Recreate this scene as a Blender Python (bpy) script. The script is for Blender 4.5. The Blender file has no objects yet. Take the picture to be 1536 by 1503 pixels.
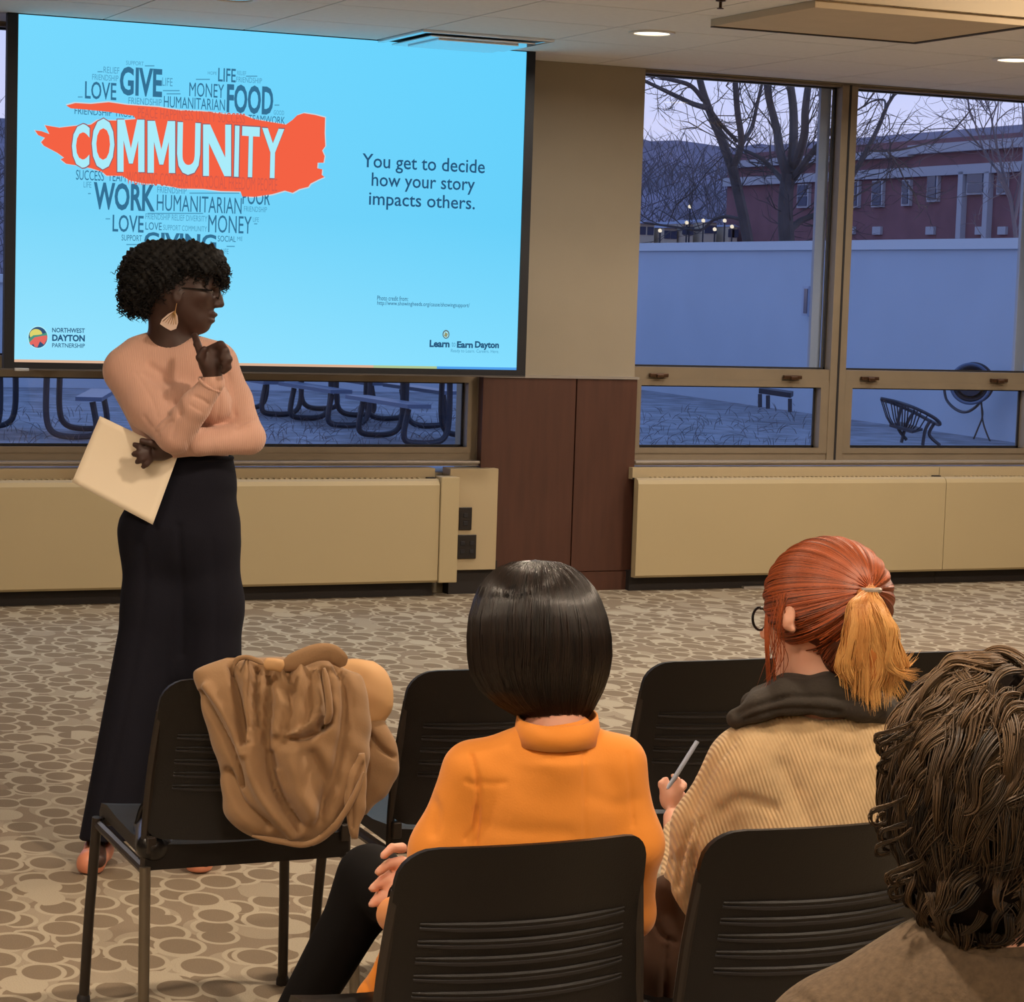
import bpy, bmesh, math, random
import numpy as np
from mathutils import Vector, Matrix
random.seed(7); rng = np.random.default_rng(7)
C = bpy.context.scene.collection
sc = bpy.context.scene

# ------------------------------------------------------------------ camera
F, PITCH, ROLL, YAW, H = 3540.7, .092323, -.0320934, .409974, 1.6
def cam_axes():
    cy, sy, cp, sp, cr, sr = math.cos(YAW), math.sin(YAW), math.cos(PITCH), math.sin(PITCH), math.cos(ROLL), math.sin(ROLL)
    fw = np.array([sy*cp, cy*cp, -sp]); rt = np.array([cy, -sy, 0.]); dn = np.cross(fw, rt)
    return rt*cr+dn*sr, -rt*sr+dn*cr, fw
RT, DN, FW = cam_axes(); UP = -DN; CAMP = np.array([0, 0, H])
cd = bpy.data.cameras.new('camera'); cam = bpy.data.objects.new('camera', cd); C.objects.link(cam); sc.camera = cam
m = Matrix.Identity(4)
for i in range(3):
    m[i][0], m[i][1], m[i][2] = RT[i], UP[i], -FW[i]
m[0][3], m[1][3], m[2][3] = 0, 0, H
cam.matrix_world = m
cd.sensor_fit = 'HORIZONTAL'; cd.sensor_width = 36; cd.lens = 36*F/1536; cd.clip_start = .05; cd.clip_end = 2000

# a direction in the camera's first view -> points on real planes of the room
def ray(px, py): return ((px-768)*RT + (py-751.5)*DN + F*FW)
def on_y(px, py, Y): d = ray(px, py); return CAMP + d*(Y/d[1])
def on_x(px, py, X): d = ray(px, py); return CAMP + d*(X/d[0])
def on_z(px, py, Z=0.): d = ray(px, py); return CAMP + d*((Z-H)/d[2])
def at(px, py, D): return CAMP + ray(px, py)/F*D
def proj(P):
    v = P-CAMP; w = v@FW
    return 768+F*(v@RT)/w, 751.5+F*(v@DN)/w

# ------------------------------------------------------------------ world, lights, exposure
def lin(r, g, b): return tuple((c/255/12.92 if c/255 <= .04045 else ((c/255+.055)/1.055)**2.4) for c in (r, g, b))
w = bpy.data.worlds.new('dusk_sky'); sc.world = w; w.use_nodes = True
nt = w.node_tree; bg = nt.nodes['Background']
tc = nt.nodes.new('ShaderNodeTexCoord'); sx = nt.nodes.new('ShaderNodeSeparateXYZ'); cr = nt.nodes.new('ShaderNodeValToRGB')
nt.links.new(tc.outputs['Generated'], sx.inputs[0]); nt.links.new(sx.outputs['Z'], cr.inputs[0]); nt.links.new(cr.outputs[0], bg.inputs[0])
e = cr.color_ramp.elements
e[0].position = 0; e[0].color = (*lin(226, 218, 248), 1); e[1].position = 1; e[1].color = (.24, .44, .9, 1)
x = e.new(.12); x.color = (*lin(204, 214, 255), 1); x = e.new(.4); x.color = (.34, .48, .92, 1)
bg.inputs[1].default_value = 1.15
CEIL = 2.735
def lamp(name, loc, size, power, col, spread=math.pi):
    l = bpy.data.lights.new(name, 'AREA'); l.shape = 'DISK'; l.size = size; l.energy = power; l.color = col; l.spread = spread
    o = bpy.data.objects.new(name, l); C.objects.link(o); o.location = loc; return o
WARM = (1, .80, .60); SOFT = (1, .90, .79)
for ly, lx, pw in [(9.9, 2.95, 15), (9.9, 4.93, 15), (9.9, 6.87, 21), (9.9, 8.8, 16), (9.9, .98, 15),
                   (7.2, 4.0, 17), (7.2, 6.5, 19), 
                   (4.4, 2.3, 36), (4.4, 4.6, 30), (4.4, -.4, 38),
                   (2.0, .6, 34), (2.0, 2.7, 38), (2.0, -1.4, 36), (2.0, 5, 30), (-1, .6, 40), (-1, 3, 40), (-1, -2, 40)]:
    lamp('downlight_lamp', (lx, ly, CEIL-.02), .14, pw, SOFT if ly > 6 else WARM, math.radians(170))
sc.view_settings.view_transform = 'Standard'; sc.view_settings.look = 'None'
sc.view_settings.exposure = 0; sc.view_settings.gamma = 1; sc.view_settings.use_curve_mapping = False

# ------------------------------------------------------------------ materials
class N:
    def __init__(s, mt): s.t = mt.node_tree; s.n = s.t.nodes; s.b = s.n['Principled BSDF']
    def new(s, k, **kw):
        n = s.n.new(k)
        for a, v in kw.items(): setattr(n, a, v)
        return n
    def l(s, a, b): s.t.links.new(a, b)
def mat(name, col, rough=.6, metal=0, var=.0, vscale=8, bump=0, bscale=60, spec=.5, coat=0, sheen=0, stretch=(1, 1, 1), emit=None, estr=1, sss=0):
    mt = bpy.data.materials.new(name); mt.use_nodes = True; k = N(mt); b = k.b
    b.inputs['Base Color'].default_value = (*col, 1); b.inputs['Roughness'].default_value = rough; b.inputs['Metallic'].default_value = metal
    b.inputs['Specular IOR Level'].default_value = spec; b.inputs['Coat Weight'].default_value = coat; b.inputs['Sheen Weight'].default_value = sheen
    if sss: b.inputs['Subsurface Weight'].default_value = sss; b.inputs['Subsurface Scale'].default_value = .01
    if emit: b.inputs['Emission Color'].default_value = (*emit, 1); b.inputs['Emission Strength'].default_value = estr
    t = k.new('ShaderNodeTexCoord'); mp = k.new('ShaderNodeMapping'); mp.inputs['Scale'].default_value = stretch; k.l(t.outputs['Object'], mp.inputs[0])
    if var:
        n = k.new('ShaderNodeTexNoise'); n.inputs['Scale'].default_value = vscale; n.inputs['Detail'].default_value = 6; k.l(mp.outputs[0], n.inputs[0])
        r = k.new('ShaderNodeValToRGB'); k.l(n.outputs[0], r.inputs[0])
        r.color_ramp.elements[0].position = .3; r.color_ramp.elements[1].position = .7
        r.color_ramp.elements[0].color = (*[c*(1-var) for c in col], 1); r.color_ramp.elements[1].color = (*[min(1, c*(1+var)) for c in col], 1)
        k.l(r.outputs[0], b.inputs['Base Color'])
    if bump:
        n = k.new('ShaderNodeTexNoise'); n.inputs['Scale'].default_value = bscale; n.inputs['Detail'].default_value = 4; k.l(mp.outputs[0], n.inputs[0])
        bp = k.new('ShaderNodeBump'); bp.inputs['Strength'].default_value = bump; bp.inputs['Distance'].default_value = .003
        k.l(n.outputs[0], bp.inputs['Height']); k.l(bp.outputs[0], b.inputs['Normal'])
    return mt
def wavy(mt, scale, strength, axis=(1, 0, 0), dist=1.5, d2=.002):
    """fine knitted ribs: bump from a wave across `axis`"""
    k = N(mt); t = k.new('ShaderNodeTexCoord'); dp = k.new('ShaderNodeVectorMath', operation='DOT_PRODUCT'); dp.inputs[1].default_value = axis
    ns = k.new('ShaderNodeTexNoise'); ns.inputs['Scale'].default_value = 3; k.l(t.outputs['Object'], ns.inputs[0])
    ad = k.new('ShaderNodeMath', operation='MULTIPLY_ADD'); ad.inputs[1].default_value = dist*.01; k.l(ns.outputs[0], ad.inputs[0]); k.l(t.outputs['Object'], dp.inputs[0]); k.l(dp.outputs['Value'], ad.inputs[2])
    mu = k.new('ShaderNodeMath', operation='MULTIPLY'); mu.inputs[1].default_value = scale; k.l(ad.outputs[0], mu.inputs[0])
    s = k.new('ShaderNodeMath', operation='SINE'); k.l(mu.outputs[0], s.inputs[0])
    bp = k.new('ShaderNodeBump'); bp.inputs['Strength'].default_value = strength; bp.inputs['Distance'].default_value = d2
    k.l(s.outputs[0], bp.inputs['Height']); k.l(bp.outputs[0], k.b.inputs['Normal']); return mt
def hairmat(name, dark, light, rough=.38):
    mt = bpy.data.materials.new(name); mt.use_nodes = True; k = N(mt)
    a = k.new('ShaderNodeAttribute', attribute_name='rnd'); r = k.new('ShaderNodeValToRGB'); k.l(a.outputs['Fac'], r.inputs[0])
    r.color_ramp.elements[0].color = (*dark, 1); r.color_ramp.elements[1].color = (*light, 1)
    k.l(r.outputs[0], k.b.inputs['Base Color']); k.b.inputs['Roughness'].default_value = rough; k.b.inputs['Specular IOR Level'].default_value = .5
    return mt

M = {}
M['wall'] = mat('wall_paint', lin(158, 147, 128), .8, var=.03, vscale=3, bump=.15, bscale=150)
M['wallroom'] = mat('room_paint', lin(196, 182, 156), .8, var=.03)
M['tile'] = mat('ceiling_tile', lin(226, 222, 216), .9, var=.03, vscale=30, bump=.3, bscale=200)
M['grid'] = mat('ceiling_grid', lin(190, 186, 180), .5)
M['soffit'] = mat('soffit_paint', lin(196, 178, 150), .85, var=.03)
M['darkgap'] = mat('gap_shade', lin(60, 50, 42), .8)
M['frame'] = mat('window_frame_metal', lin(142, 128, 108), .45, metal=.3, var=.05)
M['sill'] = mat('sill_metal', lin(176, 168, 160), .35, metal=.5)
M['gasket'] = mat('black_gasket', lin(30, 28, 32), .6)
M['heater'] = mat('heater_enamel', lin(186, 168, 130), .45, var=.02, vscale=2)
M['heater2'] = mat('heater_cap', lin(184, 165, 130), .5)
M['kick'] = mat('kick_black', lin(38, 32, 30), .7)
M['wood'] = mat('brown_panel', lin(80, 48, 36), .45, var=.12, vscale=5, stretch=(6, 6, .6))
M['outlet'] = mat('outlet_plastic', lin(34, 28, 26), .4)
M['blackframe'] = mat('screen_border', lin(14, 16, 24), .5)
M['screenbar'] = mat('screen_bar', lin(96, 92, 90), .4, metal=.6)
M['latch'] = mat('bronze_latch', lin(84, 60, 42), .4, metal=.7)
M['fin'] = mat('exterior_white_metal', lin(160, 170, 192), .5)
M['vent'] = mat('vent_white', lin(225, 228, 232), .12, metal=.55)
M['snow'] = mat('frosted_patio', lin(130, 132, 142), .9, var=.4, vscale=3, bump=.5, bscale=20)
M['parapet'] = mat('white_patio_wall', lin(178, 190, 206), .8, var=.03, vscale=1)
M['parapet_cap'] = mat('wall_cap', lin(200, 206, 214), .7)
M['iron'] = mat('dark_outdoor_metal', lin(44, 48, 62), .5, metal=.2)
M['tabletop'] = mat('blue_outdoor_plank', lin(84, 100, 128), .35)
M['bark'] = mat('bark', lin(74, 66, 66), .9, var=.25, vscale=4)
M['twig'] = mat('twig', lin(100, 92, 98), .9)
M['hill'] = mat('wooded_hill', lin(124, 112, 126), 1, var=.35, vscale=.12)
M['brick'] = mat('far_brick', lin(122, 84, 90), .9, var=.12, vscale=.8)
M['stone'] = mat('far_limestone', lin(168, 168, 176), .8)
M['roofm'] = mat('far_roof', lin(140, 140, 160), .7)
M['farglass'] = mat('far_glass', lin(70, 76, 98), .15)
M['house'] = mat('far_siding', lin(196, 180, 160), .8)
M['chair'] = mat('chair_plastic', lin(17, 14, 13), .45, spec=.35, bump=.25, bscale=500)
M['tube'] = mat('chair_tube_lit', lin(120, 112, 100), .35, metal=.8)
M['tubedark'] = mat('chair_tube_dark', lin(52, 46, 42), .4, metal=.4)
M['lampglow'] = mat('lamp_glow', (1, 1, 1), emit=(1, .86, .62), estr=3)
M['lamptrim'] = mat('lamp_trim', lin(220, 215, 205), .4)

def glass():
    mt = bpy.data.materials.new('window_glass'); mt.use_nodes = True; t = mt.node_tree; t.nodes.clear()
    o = t.nodes.new('ShaderNodeOutputMaterial'); mx = t.nodes.new('ShaderNodeMixShader'); tr = t.nodes.new('ShaderNodeBsdfTransparent'); g = t.nodes.new('ShaderNodeBsdfGlossy')
    tr.inputs[0].default_value = (.93, .95, .97, 1); g.inputs['Roughness'].default_value = .01; mx.inputs[0].default_value = .045
    t.links.new(tr.outputs[0], mx.inputs[1]); t.links.new(g.outputs[0], mx.inputs[2]); t.links.new(mx.outputs[0], o.inputs[0]); return mt
M['glass'] = glass()

def carpet():
    mt = bpy.data.materials.new('oval_carpet'); mt.use_nodes = True; k = N(mt); b = k.b; b.inputs['Roughness'].default_value = .95; b.inputs['Specular IOR Level'].default_value = .15
    tc = k.new('ShaderNodeTexCoord')
    base = k.new('ShaderNodeRGB'); base.outputs[0].default_value = (*lin(142, 127, 108), 1); cur = base.outputs[0]
    def layer(cur, off, scale, rnd, steps, prob):
        mp = k.new('ShaderNodeMapping'); mp.inputs['Location'].default_value = off; mp.inputs['Scale'].default_value = (1, .74, 1); mp.inputs['Rotation'].default_value = (0, 0, off[2]); k.l(tc.outputs['Object'], mp.inputs[0]); scale *= 1.35
        v = k.new('ShaderNodeTexVoronoi', voronoi_dimensions='2D'); v.inputs['Scale'].default_value = scale; v.inputs['Randomness'].default_value = rnd; k.l(mp.outputs[0], v.inputs['Vector'])
        sp = k.new('ShaderNodeSeparateColor'); k.l(v.outputs['Color'], sp.inputs[0])
        ok = k.new('ShaderNodeMath', operation='LESS_THAN'); ok.inputs[1].default_value = prob; k.l(sp.outputs[0], ok.inputs[0])
        # radius differs a little from cell to cell
        rr = k.new('ShaderNodeMath', operation='MULTIPLY_ADD'); rr.inputs[1].default_value = .16; rr.inputs[2].default_value = .92; k.l(sp.outputs[1], rr.inputs[0])
        dd = k.new('ShaderNodeMath', operation='MULTIPLY'); k.l(v.outputs['Distance'], dd.inputs[0]); k.l(rr.outputs[0], dd.inputs[1])
        for r, col in steps:
            lt = k.new('ShaderNodeMapRange'); lt.inputs['From Min'].default_value = r+.008; lt.inputs['From Max'].default_value = r-.008; k.l(dd.outputs[0], lt.inputs['Value'])
            mu = k.new('ShaderNodeMath', operation='MULTIPLY'); k.l(lt.outputs[0], mu.inputs[0]); k.l(ok.outputs[0], mu.inputs[1])
            mx = k.new('ShaderNodeMix', data_type='RGBA'); k.l(mu.outputs[0], mx.inputs['Factor']); k.l(cur, mx.inputs['A']); mx.inputs['B'].default_value = (*col, 1); cur = mx.outputs['Result']
        return cur
    LT, DK, MD = lin(178, 166, 145), lin(132, 117, 98), lin(162, 149, 129)
    cur = layer(cur, (.3, .1, .2), 5.0, .8, [(.46, MD)], .75)
    cur = layer(cur, (1.7, .4, .0), 7.0, .55, [(.52, LT), (.40, DK)], .8)
    cur = layer(cur, (5.2, 2.2, .1), 5.4, .7, [(.40, LT)], .3)
    cur = layer(cur, (3.1, 7.3, .0), 5.8, .6, [(.46, LT), (.36, DK)], .5)
    n = k.new('ShaderNodeTexNoise'); n.inputs['Scale'].default_value = 260; n.inputs['Detail'].default_value = 3; k.l(tc.outputs['Object'], n.inputs[0])
    mr = k.new('ShaderNodeMapRange'); mr.inputs['To Min'].default_value = .8; mr.inputs['To Max'].default_value = 1.2; k.l(n.outputs[0], mr.inputs['Value'])
    mx = k.new('ShaderNodeVectorMath', operation='SCALE'); k.l(cur, mx.inputs[0]); k.l(mr.outputs[0], mx.inputs['Scale']); k.l(mx.outputs[0], b.inputs['Base Color'])
    bp = k.new('ShaderNodeBump'); bp.inputs['Strength'].default_value = .5; bp.inputs['Distance'].default_value = .004; k.l(n.outputs[0], bp.inputs['Height']); k.l(bp.outputs[0], b.inputs['Normal'])
    return mt
M['carpet'] = carpet()

# ------------------------------------------------------------------ object helpers
def mesh_np(name, V, Fc, m, smooth=True):
    V = np.asarray(V, np.float32); Fc = np.asarray(Fc, np.int32); me = bpy.data.meshes.new(name); n = Fc.shape[1]
    me.vertices.add(len(V)); me.vertices.foreach_set('co', V.ravel()); me.loops.add(Fc.size); me.loops.foreach_set('vertex_index', Fc.ravel())
    me.polygons.add(len(Fc)); me.polygons.foreach_set('loop_start', np.arange(0, Fc.size, n, dtype=np.int32)); me.polygons.foreach_set('use_smooth', np.full(len(Fc), smooth))
    me.update(); me.validate(); me.materials.append(m); return me
def link(name, me, parent=None):
    o = bpy.data.objects.new(name, me); C.objects.link(o)
    if parent is not None: o.parent = parent; o.matrix_parent_inverse = Matrix.Translation(-Vector(parent_world(parent)))
    return o
def parent_world(p): return p.location
class MB:
    """collects shapes in one bmesh"""
    def __init__(s): s.b = bmesh.new()
    def box(s, a, b, bev=0):
        a = np.minimum(a, b), np.maximum(a, b); lo, hi = a
        vs = [s.b.verts.new((x, y, z)) for x in (lo[0], hi[0]) for y in (lo[1], hi[1]) for z in (lo[2], hi[2])]
        fs = [s.b.faces.new([vs[i] for i in q]) for q in ((0, 1, 3, 2), (4, 6, 7, 5), (0, 4, 5, 1), (2, 3, 7, 6), (0, 2, 6, 4), (1, 5, 7, 3))]
        if bev: bmesh.ops.bevel(s.b, geom=list({e for f in fs for e in f.edges}), offset=bev, segments=2, affect='EDGES', profile=.5)
        return s
    def prism(s, pts, d):
        """pts: 3d polygon, extruded by vector d"""
        a = [s.b.verts.new(p) for p in pts]; b = [s.b.verts.new(np.array(p)+np.array(d)) for p in pts]; n = len(a)
        s.b.faces.new(a[::-1]); s.b.faces.new(b)
        for i in range(n): s.b.faces.new((a[i], a[(i+1) % n], b[(i+1) % n], b[i]))
        return s
    def tube(s, pts, r, seg=8, cap=True):
        pts = [Vector(p) for p in pts]; n = len(pts); rs = r if hasattr(r, '__len__') else [r]*n; prev = None; up = None
        for i, p in enumerate(pts):
            t = (pts[min(i+1, n-1)]-pts[max(i-1, 0)]).normalized()
            if up is None: up = t.orthogonal().normalized()
            up = (up - t*up.dot(t)).normalized(); v = t.cross(up)
            ring = [s.b.verts.new(p+(up*math.cos(2*math.pi*k/seg)+v*math.sin(2*math.pi*k/seg))*rs[i]) for k in range(seg)]
            if prev:
                for k in range(seg): s.b.faces.new((prev[k], prev[(k+1) % seg], ring[(k+1) % seg], ring[k]))
            elif cap: s.b.faces.new(ring[::-1])
            prev = ring
        if cap: s.b.faces.new(prev)
        return s
    def lathe(s, c, prof, seg=32, ax='z'):
        prev = None
        for r, h in prof:
            ring = []
            for k in range(seg):
                a = 2*math.pi*k/seg; q = (r*math.cos(a), r*math.sin(a), h)
                if ax == 'x': q = (q[2], q[0], q[1])
                if ax == 'y': q = (q[0], q[2], q[1])
                ring.append(s.b.verts.new(np.array(c)+np.array(q)))
            if prev:
                for k in range(seg): s.b.faces.new((prev[k], prev[(k+1) % seg], ring[(k+1) % seg], ring[k]))
            prev = ring
        return s
    def build(s, name, m, parent=None, smooth=False):
        bmesh.ops.recalc_face_normals(s.b, faces=s.b.faces[:]); me = bpy.data.meshes.new(name); s.b.to_mesh(me); s.b.free(); me.materials.append(m)
        if smooth:
            for p in me.polygons: p.use_smooth = True
            try: me.set_sharp_from_angle(angle=math.radians(40))
            except Exception: pass
        return link(name, me, parent)
def tag(o, label=None, cat=None, group=None, kind=None):
    for k, v in (('label', label), ('category', cat), ('group', group), ('kind', kind)):
        if v: o[k] = v
    return o
def empty(name, loc, label, cat, group=None):
    o = bpy.data.objects.new(name, None); C.objects.link(o); o.location = loc; o.empty_display_size = .1; return tag(o, label, cat, group)
def copy_tree(o, parent=None):
    c = o.copy(); C.objects.link(c)
    if parent: c.parent = parent
    for ch in list(o.children): copy_tree(ch, c)
    return c
def struct(o): o['kind'] = 'structure'; return o

# ------------------------------------------------------------------ signed distance modelling (bodies, cloth, hair masses)
class SDF:
    def __init__(s, h): s.h = h; s.p = []
    def cap(s, a, b, ra, rb=None, k=.02, op=0, fl=1.0):
        """tapered capsule; fl<1 flattens it along the view depth"""
        s.p.append(('c', np.array(a), np.array(b), ra, ra if rb is None else rb, k, op, fl)); return s
    def ell(s, c, r, k=.02, op=0, roll=0, turn=0):
        cr_, sr_ = math.cos(roll), math.sin(roll); u = RT*cr_+UP*sr_; v = -RT*sr_+UP*cr_; w_ = FW
        ct, st = math.cos(turn), math.sin(turn); u, w_ = u*ct+w_*st, -u*st+w_*ct
        s.p.append(('e', np.array(c), np.array([u, v, w_]), np.array(r), None, k, op, 1)); return s
    def plane(s, p0, n): s.p.append(('p', np.array(p0), np.array(n)/np.linalg.norm(n), 0, 0, 0, 1, 1)); return s
    def solve(s):
        lo, hi = [], []
        for q in s.p:
            if q[6]: continue
            if q[0] == 'c': r = max(q[3], q[4]); lo += [np.minimum(q[1], q[2])-r]; hi += [np.maximum(q[1], q[2])+r]
            else: r = q[3].max(); lo += [q[1]-r]; hi += [q[1]+r]
        pad = 4*s.h; lo = np.min(lo, 0)-pad; hi = np.max(hi, 0)+pad; n = np.ceil((hi-lo)/s.h).astype(int)+1
        G = np.ones(n, np.float32); ax = [lo[i]+s.h*np.arange(n[i]) for i in range(3)]
        for q in s.p:
            if q[0] == 'p': i0 = np.zeros(3, int); i1 = n
            else:
                mg = q[5]+4*s.h
                if q[0] == 'c': r = max(q[3], q[4]); a = np.minimum(q[1], q[2])-r-mg; b = np.maximum(q[1], q[2])+r+mg
                else: r = q[3].max(); a = q[1]-r-mg; b = q[1]+r+mg
                i0 = np.clip(((a-lo)/s.h).astype(int), 0, n); i1 = np.clip(np.ceil((b-lo)/s.h).astype(int)+1, 0, n)
            sl = tuple(slice(i0[i], i1[i]) for i in range(3))
            X, Y, Z = (ax[0][sl[0]][:, None, None], ax[1][sl[1]][None, :, None], ax[2][sl[2]][None, None, :])
            if q[0] == 'p': d = (X-q[1][0])*q[2][0]+(Y-q[1][1])*q[2][1]+(Z-q[1][2])*q[2][2]
            elif q[0] == 'c':
                A, B = q[1], q[2]; ab = B-A; L = ab@ab+1e-9; x, y, z = X-A[0], Y-A[1], Z-A[2]
                t = np.clip((x*ab[0]+y*ab[1]+z*ab[2])/L, 0, 1); x = x-t*ab[0]; y = y-t*ab[1]; z = z-t*ab[2]
                if q[7] != 1:
                    g = (x*FW[0]+y*FW[1]+z*FW[2])*(1/q[7]-1); x = x+g*FW[0]; y = y+g*FW[1]; z = z+g*FW[2]
                d = np.sqrt(x*x+y*y+z*z)-(q[3]+(q[4]-q[3])*t)
            else:
                R_ = q[2]; x, y, z = X-q[1][0], Y-q[1][1], Z-q[1][2]
                u = (x*R_[0][0]+y*R_[0][1]+z*R_[0][2])/q[3][0]; v = (x*R_[1][0]+y*R_[1][1]+z*R_[1][2])/q[3][1]; w_ = (x*R_[2][0]+y*R_[2][1]+z*R_[2][2])/q[3][2]
                k0 = np.sqrt(u*u+v*v+w_*w_); d = (k0-1)*q[3].min()*(1 if q[3].min() > .5*q[3].max() else 1.3)
            g = G[sl]; k = q[5]
            if q[6]:
                d = -d if q[0] != 'p' else d
                if k: hh = np.clip(k-np.abs(g-d), 0, None)/k; G[sl] = np.maximum(g, d)+hh*hh*k*.25
                else: G[sl] = np.maximum(g, d)
            else:
                hh = np.clip(k-np.abs(g-d), 0, None)/k if k else 0; G[sl] = np.minimum(g, d)-hh*hh*k*.25
        S = G < 0; nx, ny, nz = n
        cnt = np.zeros((nx-1, ny-1, nz-1), np.int8)
        for a in (0, 1):
            for b in (0, 1):
                for c in (0, 1): cnt += S[a:nx-1+a, b:ny-1+b, c:nz-1+c]
        cells = np.argwhere((cnt > 0) & (cnt < 8)); idx = -np.ones(cnt.shape, np.int32); idx[tuple(cells.T)] = np.arange(len(cells))
        acc = np.zeros((len(cells), 3)); num = np.zeros(len(cells)); I = cells
        cor = [(a, b, c) for a in (0, 1) for b in (0, 1) for c in (0, 1)]
        val = {c: G[I[:, 0]+c[0], I[:, 1]+c[1], I[:, 2]+c[2]] for c in cor}
        for c in cor:
            for a in range(3):
                if c[a] == 0:
                    c2 = tuple(1 if j == a else c[j] for j in range(3)); f0, f1 = val[c], val[c2]; ms = (f0 < 0) != (f1 < 0)
                    t = f0[ms]/(f0[ms]-f1[ms]); pt = np.tile(np.array(c, float), (ms.sum(), 1)); pt[:, a] += t; acc[ms] += pt; num[ms] += 1
        V = lo+s.h*(I+acc/num[:, None]); Q = []
        for a in range(3):
            b, c = (a+1) % 3, (a+2) % 3; s0 = [slice(None)]*3; s1 = [slice(None)]*3; s0[a] = slice(0, -1); s1[a] = slice(1, None)
            ch = S[tuple(s0)] != S[tuple(s1)]; E_ = np.argwhere(ch); E_ = E_[(E_[:, b] > 0) & (E_[:, c] > 0) & (E_[:, b] < n[b]-1) & (E_[:, c] < n[c]-1)]
            ins = S[tuple(E_.T)]; eb = np.eye(3, dtype=int)[b]; ec = np.eye(3, dtype=int)[c]
            q0, q1, q2, q3 = (idx[tuple((E_-x_).T)] for x_ in (eb+ec, ec, 0*eb, eb))
            q = np.stack([q0, q1, q2, q3], 1); q[~ins] = q[~ins][:, ::-1]; Q.append(q)
        return V, np.concatenate(Q)
    def build(s, name, m, parent=None, creases=(), lump=None, sm=2):
        V, Q = s.solve()
        # light smoothing
        for _ in range(sm):
            acc = np.zeros_like(V); ct = np.zeros(len(V))
            for i in range(4):
                for j in (1, 3):
                    np.add.at(acc, Q[:, i], V[Q[:, (i+j) % 4]]); np.add.at(ct, Q[:, i], 1)
            V = .5*V+.5*acc/np.maximum(ct, 1)[:, None]
        if len(creases) or lump is not None:
            nrm = np.zeros_like(V); fn = np.cross(V[Q[:, 2]]-V[Q[:, 0]], V[Q[:, 3]]-V[Q[:, 1]])
            for i in range(4): np.add.at(nrm, Q[:, i], fn)
            nrm /= np.linalg.norm(nrm, axis=1)[:, None]+1e-9
            V = apply_creases(V, nrm, creases)
            if lump is not None: V = V+nrm*lump(V)[:, None]
        return link(name, mesh_np(name, V, Q, m), parent)
def seg_dist(px, py, line):
    d = np.full(px.shape, 1e9)
    for (x0, y0), (x1, y1) in zip(line[:-1], line[1:]):
        vx, vy = x1-x0, y1-y0; L = vx*vx+vy*vy+1e-9; t = np.clip(((px-x0)*vx+(py-y0)*vy)/L, 0, 1)
        d = np.minimum(d, np.hypot(px-x0-t*vx, py-y0-t*vy))
    return d
def smooth_line(pts, n=6):
    P = np.array(pts, float); out = []
    for i in range(len(P)-1):
        p0, p1, p2, p3 = P[max(i-1, 0)], P[i], P[i+1], P[min(i+2, len(P)-1)]
        for t in np.linspace(0, 1, n, endpoint=False):
            out.append(.5*((2*p1)+(-p0+p2)*t+(2*p0-5*p1+4*p2-p3)*t*t+(-p0+3*p1-3*p2+p3)*t**3))
    out.append(P[-1]); return np.array(out)
def apply_creases(V, nrm, creases):
    if not len(creases): return V
    px, py = proj_v(V); fac = np.clip(-(nrm@FW)*1.5+.2, 0, 1); off = np.zeros(len(V))
    for line, wd, dep in creases:
        L = smooth_line(line); ms = (px > L[:, 0].min()-3*wd) & (px < L[:, 0].max()+3*wd) & (py > L[:, 1].min()-3*wd) & (py < L[:, 1].max()+3*wd)
        if ms.any(): off[ms] += -dep*np.exp(-(seg_dist(px[ms], py[ms], L)/wd)**2)
    return V+nrm*(off*fac)[:, None]
def proj_v(V):
    v = V-CAMP; w_ = v@FW; return 768+F*(v@RT)/w_, 751.5+F*(v@DN)/w_

def strands(name, P, r, m, parent=None, rnd=None, taper=True, sides=3):
    """P: (K,N,3) paths -> one mesh of thin tapering hairs"""
    P = np.asarray(P); K, n, _ = P.shape; T = np.gradient(P, axis=1); T /= np.linalg.norm(T, axis=2, keepdims=True)+1e-9
    ref = np.array([.3, .5, .81]); U = np.cross(T, ref); U /= np.linalg.norm(U, axis=2, keepdims=True)+1e-9; W = np.cross(T, U)
    rr = np.broadcast_to(np.asarray(r, float).reshape(-1, 1) if np.ndim(r) else np.full((1, 1), r), (K, 1))*np.ones((1, n))
    if taper: rr = rr*np.interp(np.linspace(0, 1, n), [0, .1, .7, 1], [.6, 1, .9, .15])
    rings = [P+(U*math.cos(a)+W*math.sin(a))*rr[..., None] for a in 2*math.pi*np.arange(sides)/sides]
    V = np.stack(rings, 2).reshape(-1, 3); k = np.arange(K)[:, None, None]; j = np.arange(n-1)[None, :, None]; s_ = np.arange(sides)[None, None, :]
    b = (k*n+j)*sides; Q = np.stack([b+s_, b+(s_+1) % sides, b+sides+(s_+1) % sides, b+sides+s_], -1).reshape(-1, 4)
    me = mesh_np(name, V, Q, m)
    rnd = rng.random(K) if rnd is None else rnd; at_ = me.attributes.new('rnd', 'FLOAT', 'POINT')
    rv = np.repeat(rnd, n*sides) if np.ndim(rnd) == 1 else np.repeat(rnd.reshape(-1), sides)
    at_.data.foreach_set('value', rv.astype(np.float32)); return link(name, me, parent)

# ------------------------------------------------------------------ the room
YW = 11.2; YG = 11.33; X0, X1, Y0 = -5.0, 12.5, -3.5
def X_(px, py, Y): return on_y(px, py, Y)[0]
def Z_(px, py, Y): return on_y(px, py, Y)[2]
fl = MB().box((X0, Y0, -.1), (X1, YW+.3, 0)).build('floor', M['carpet']); struct(fl)
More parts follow.
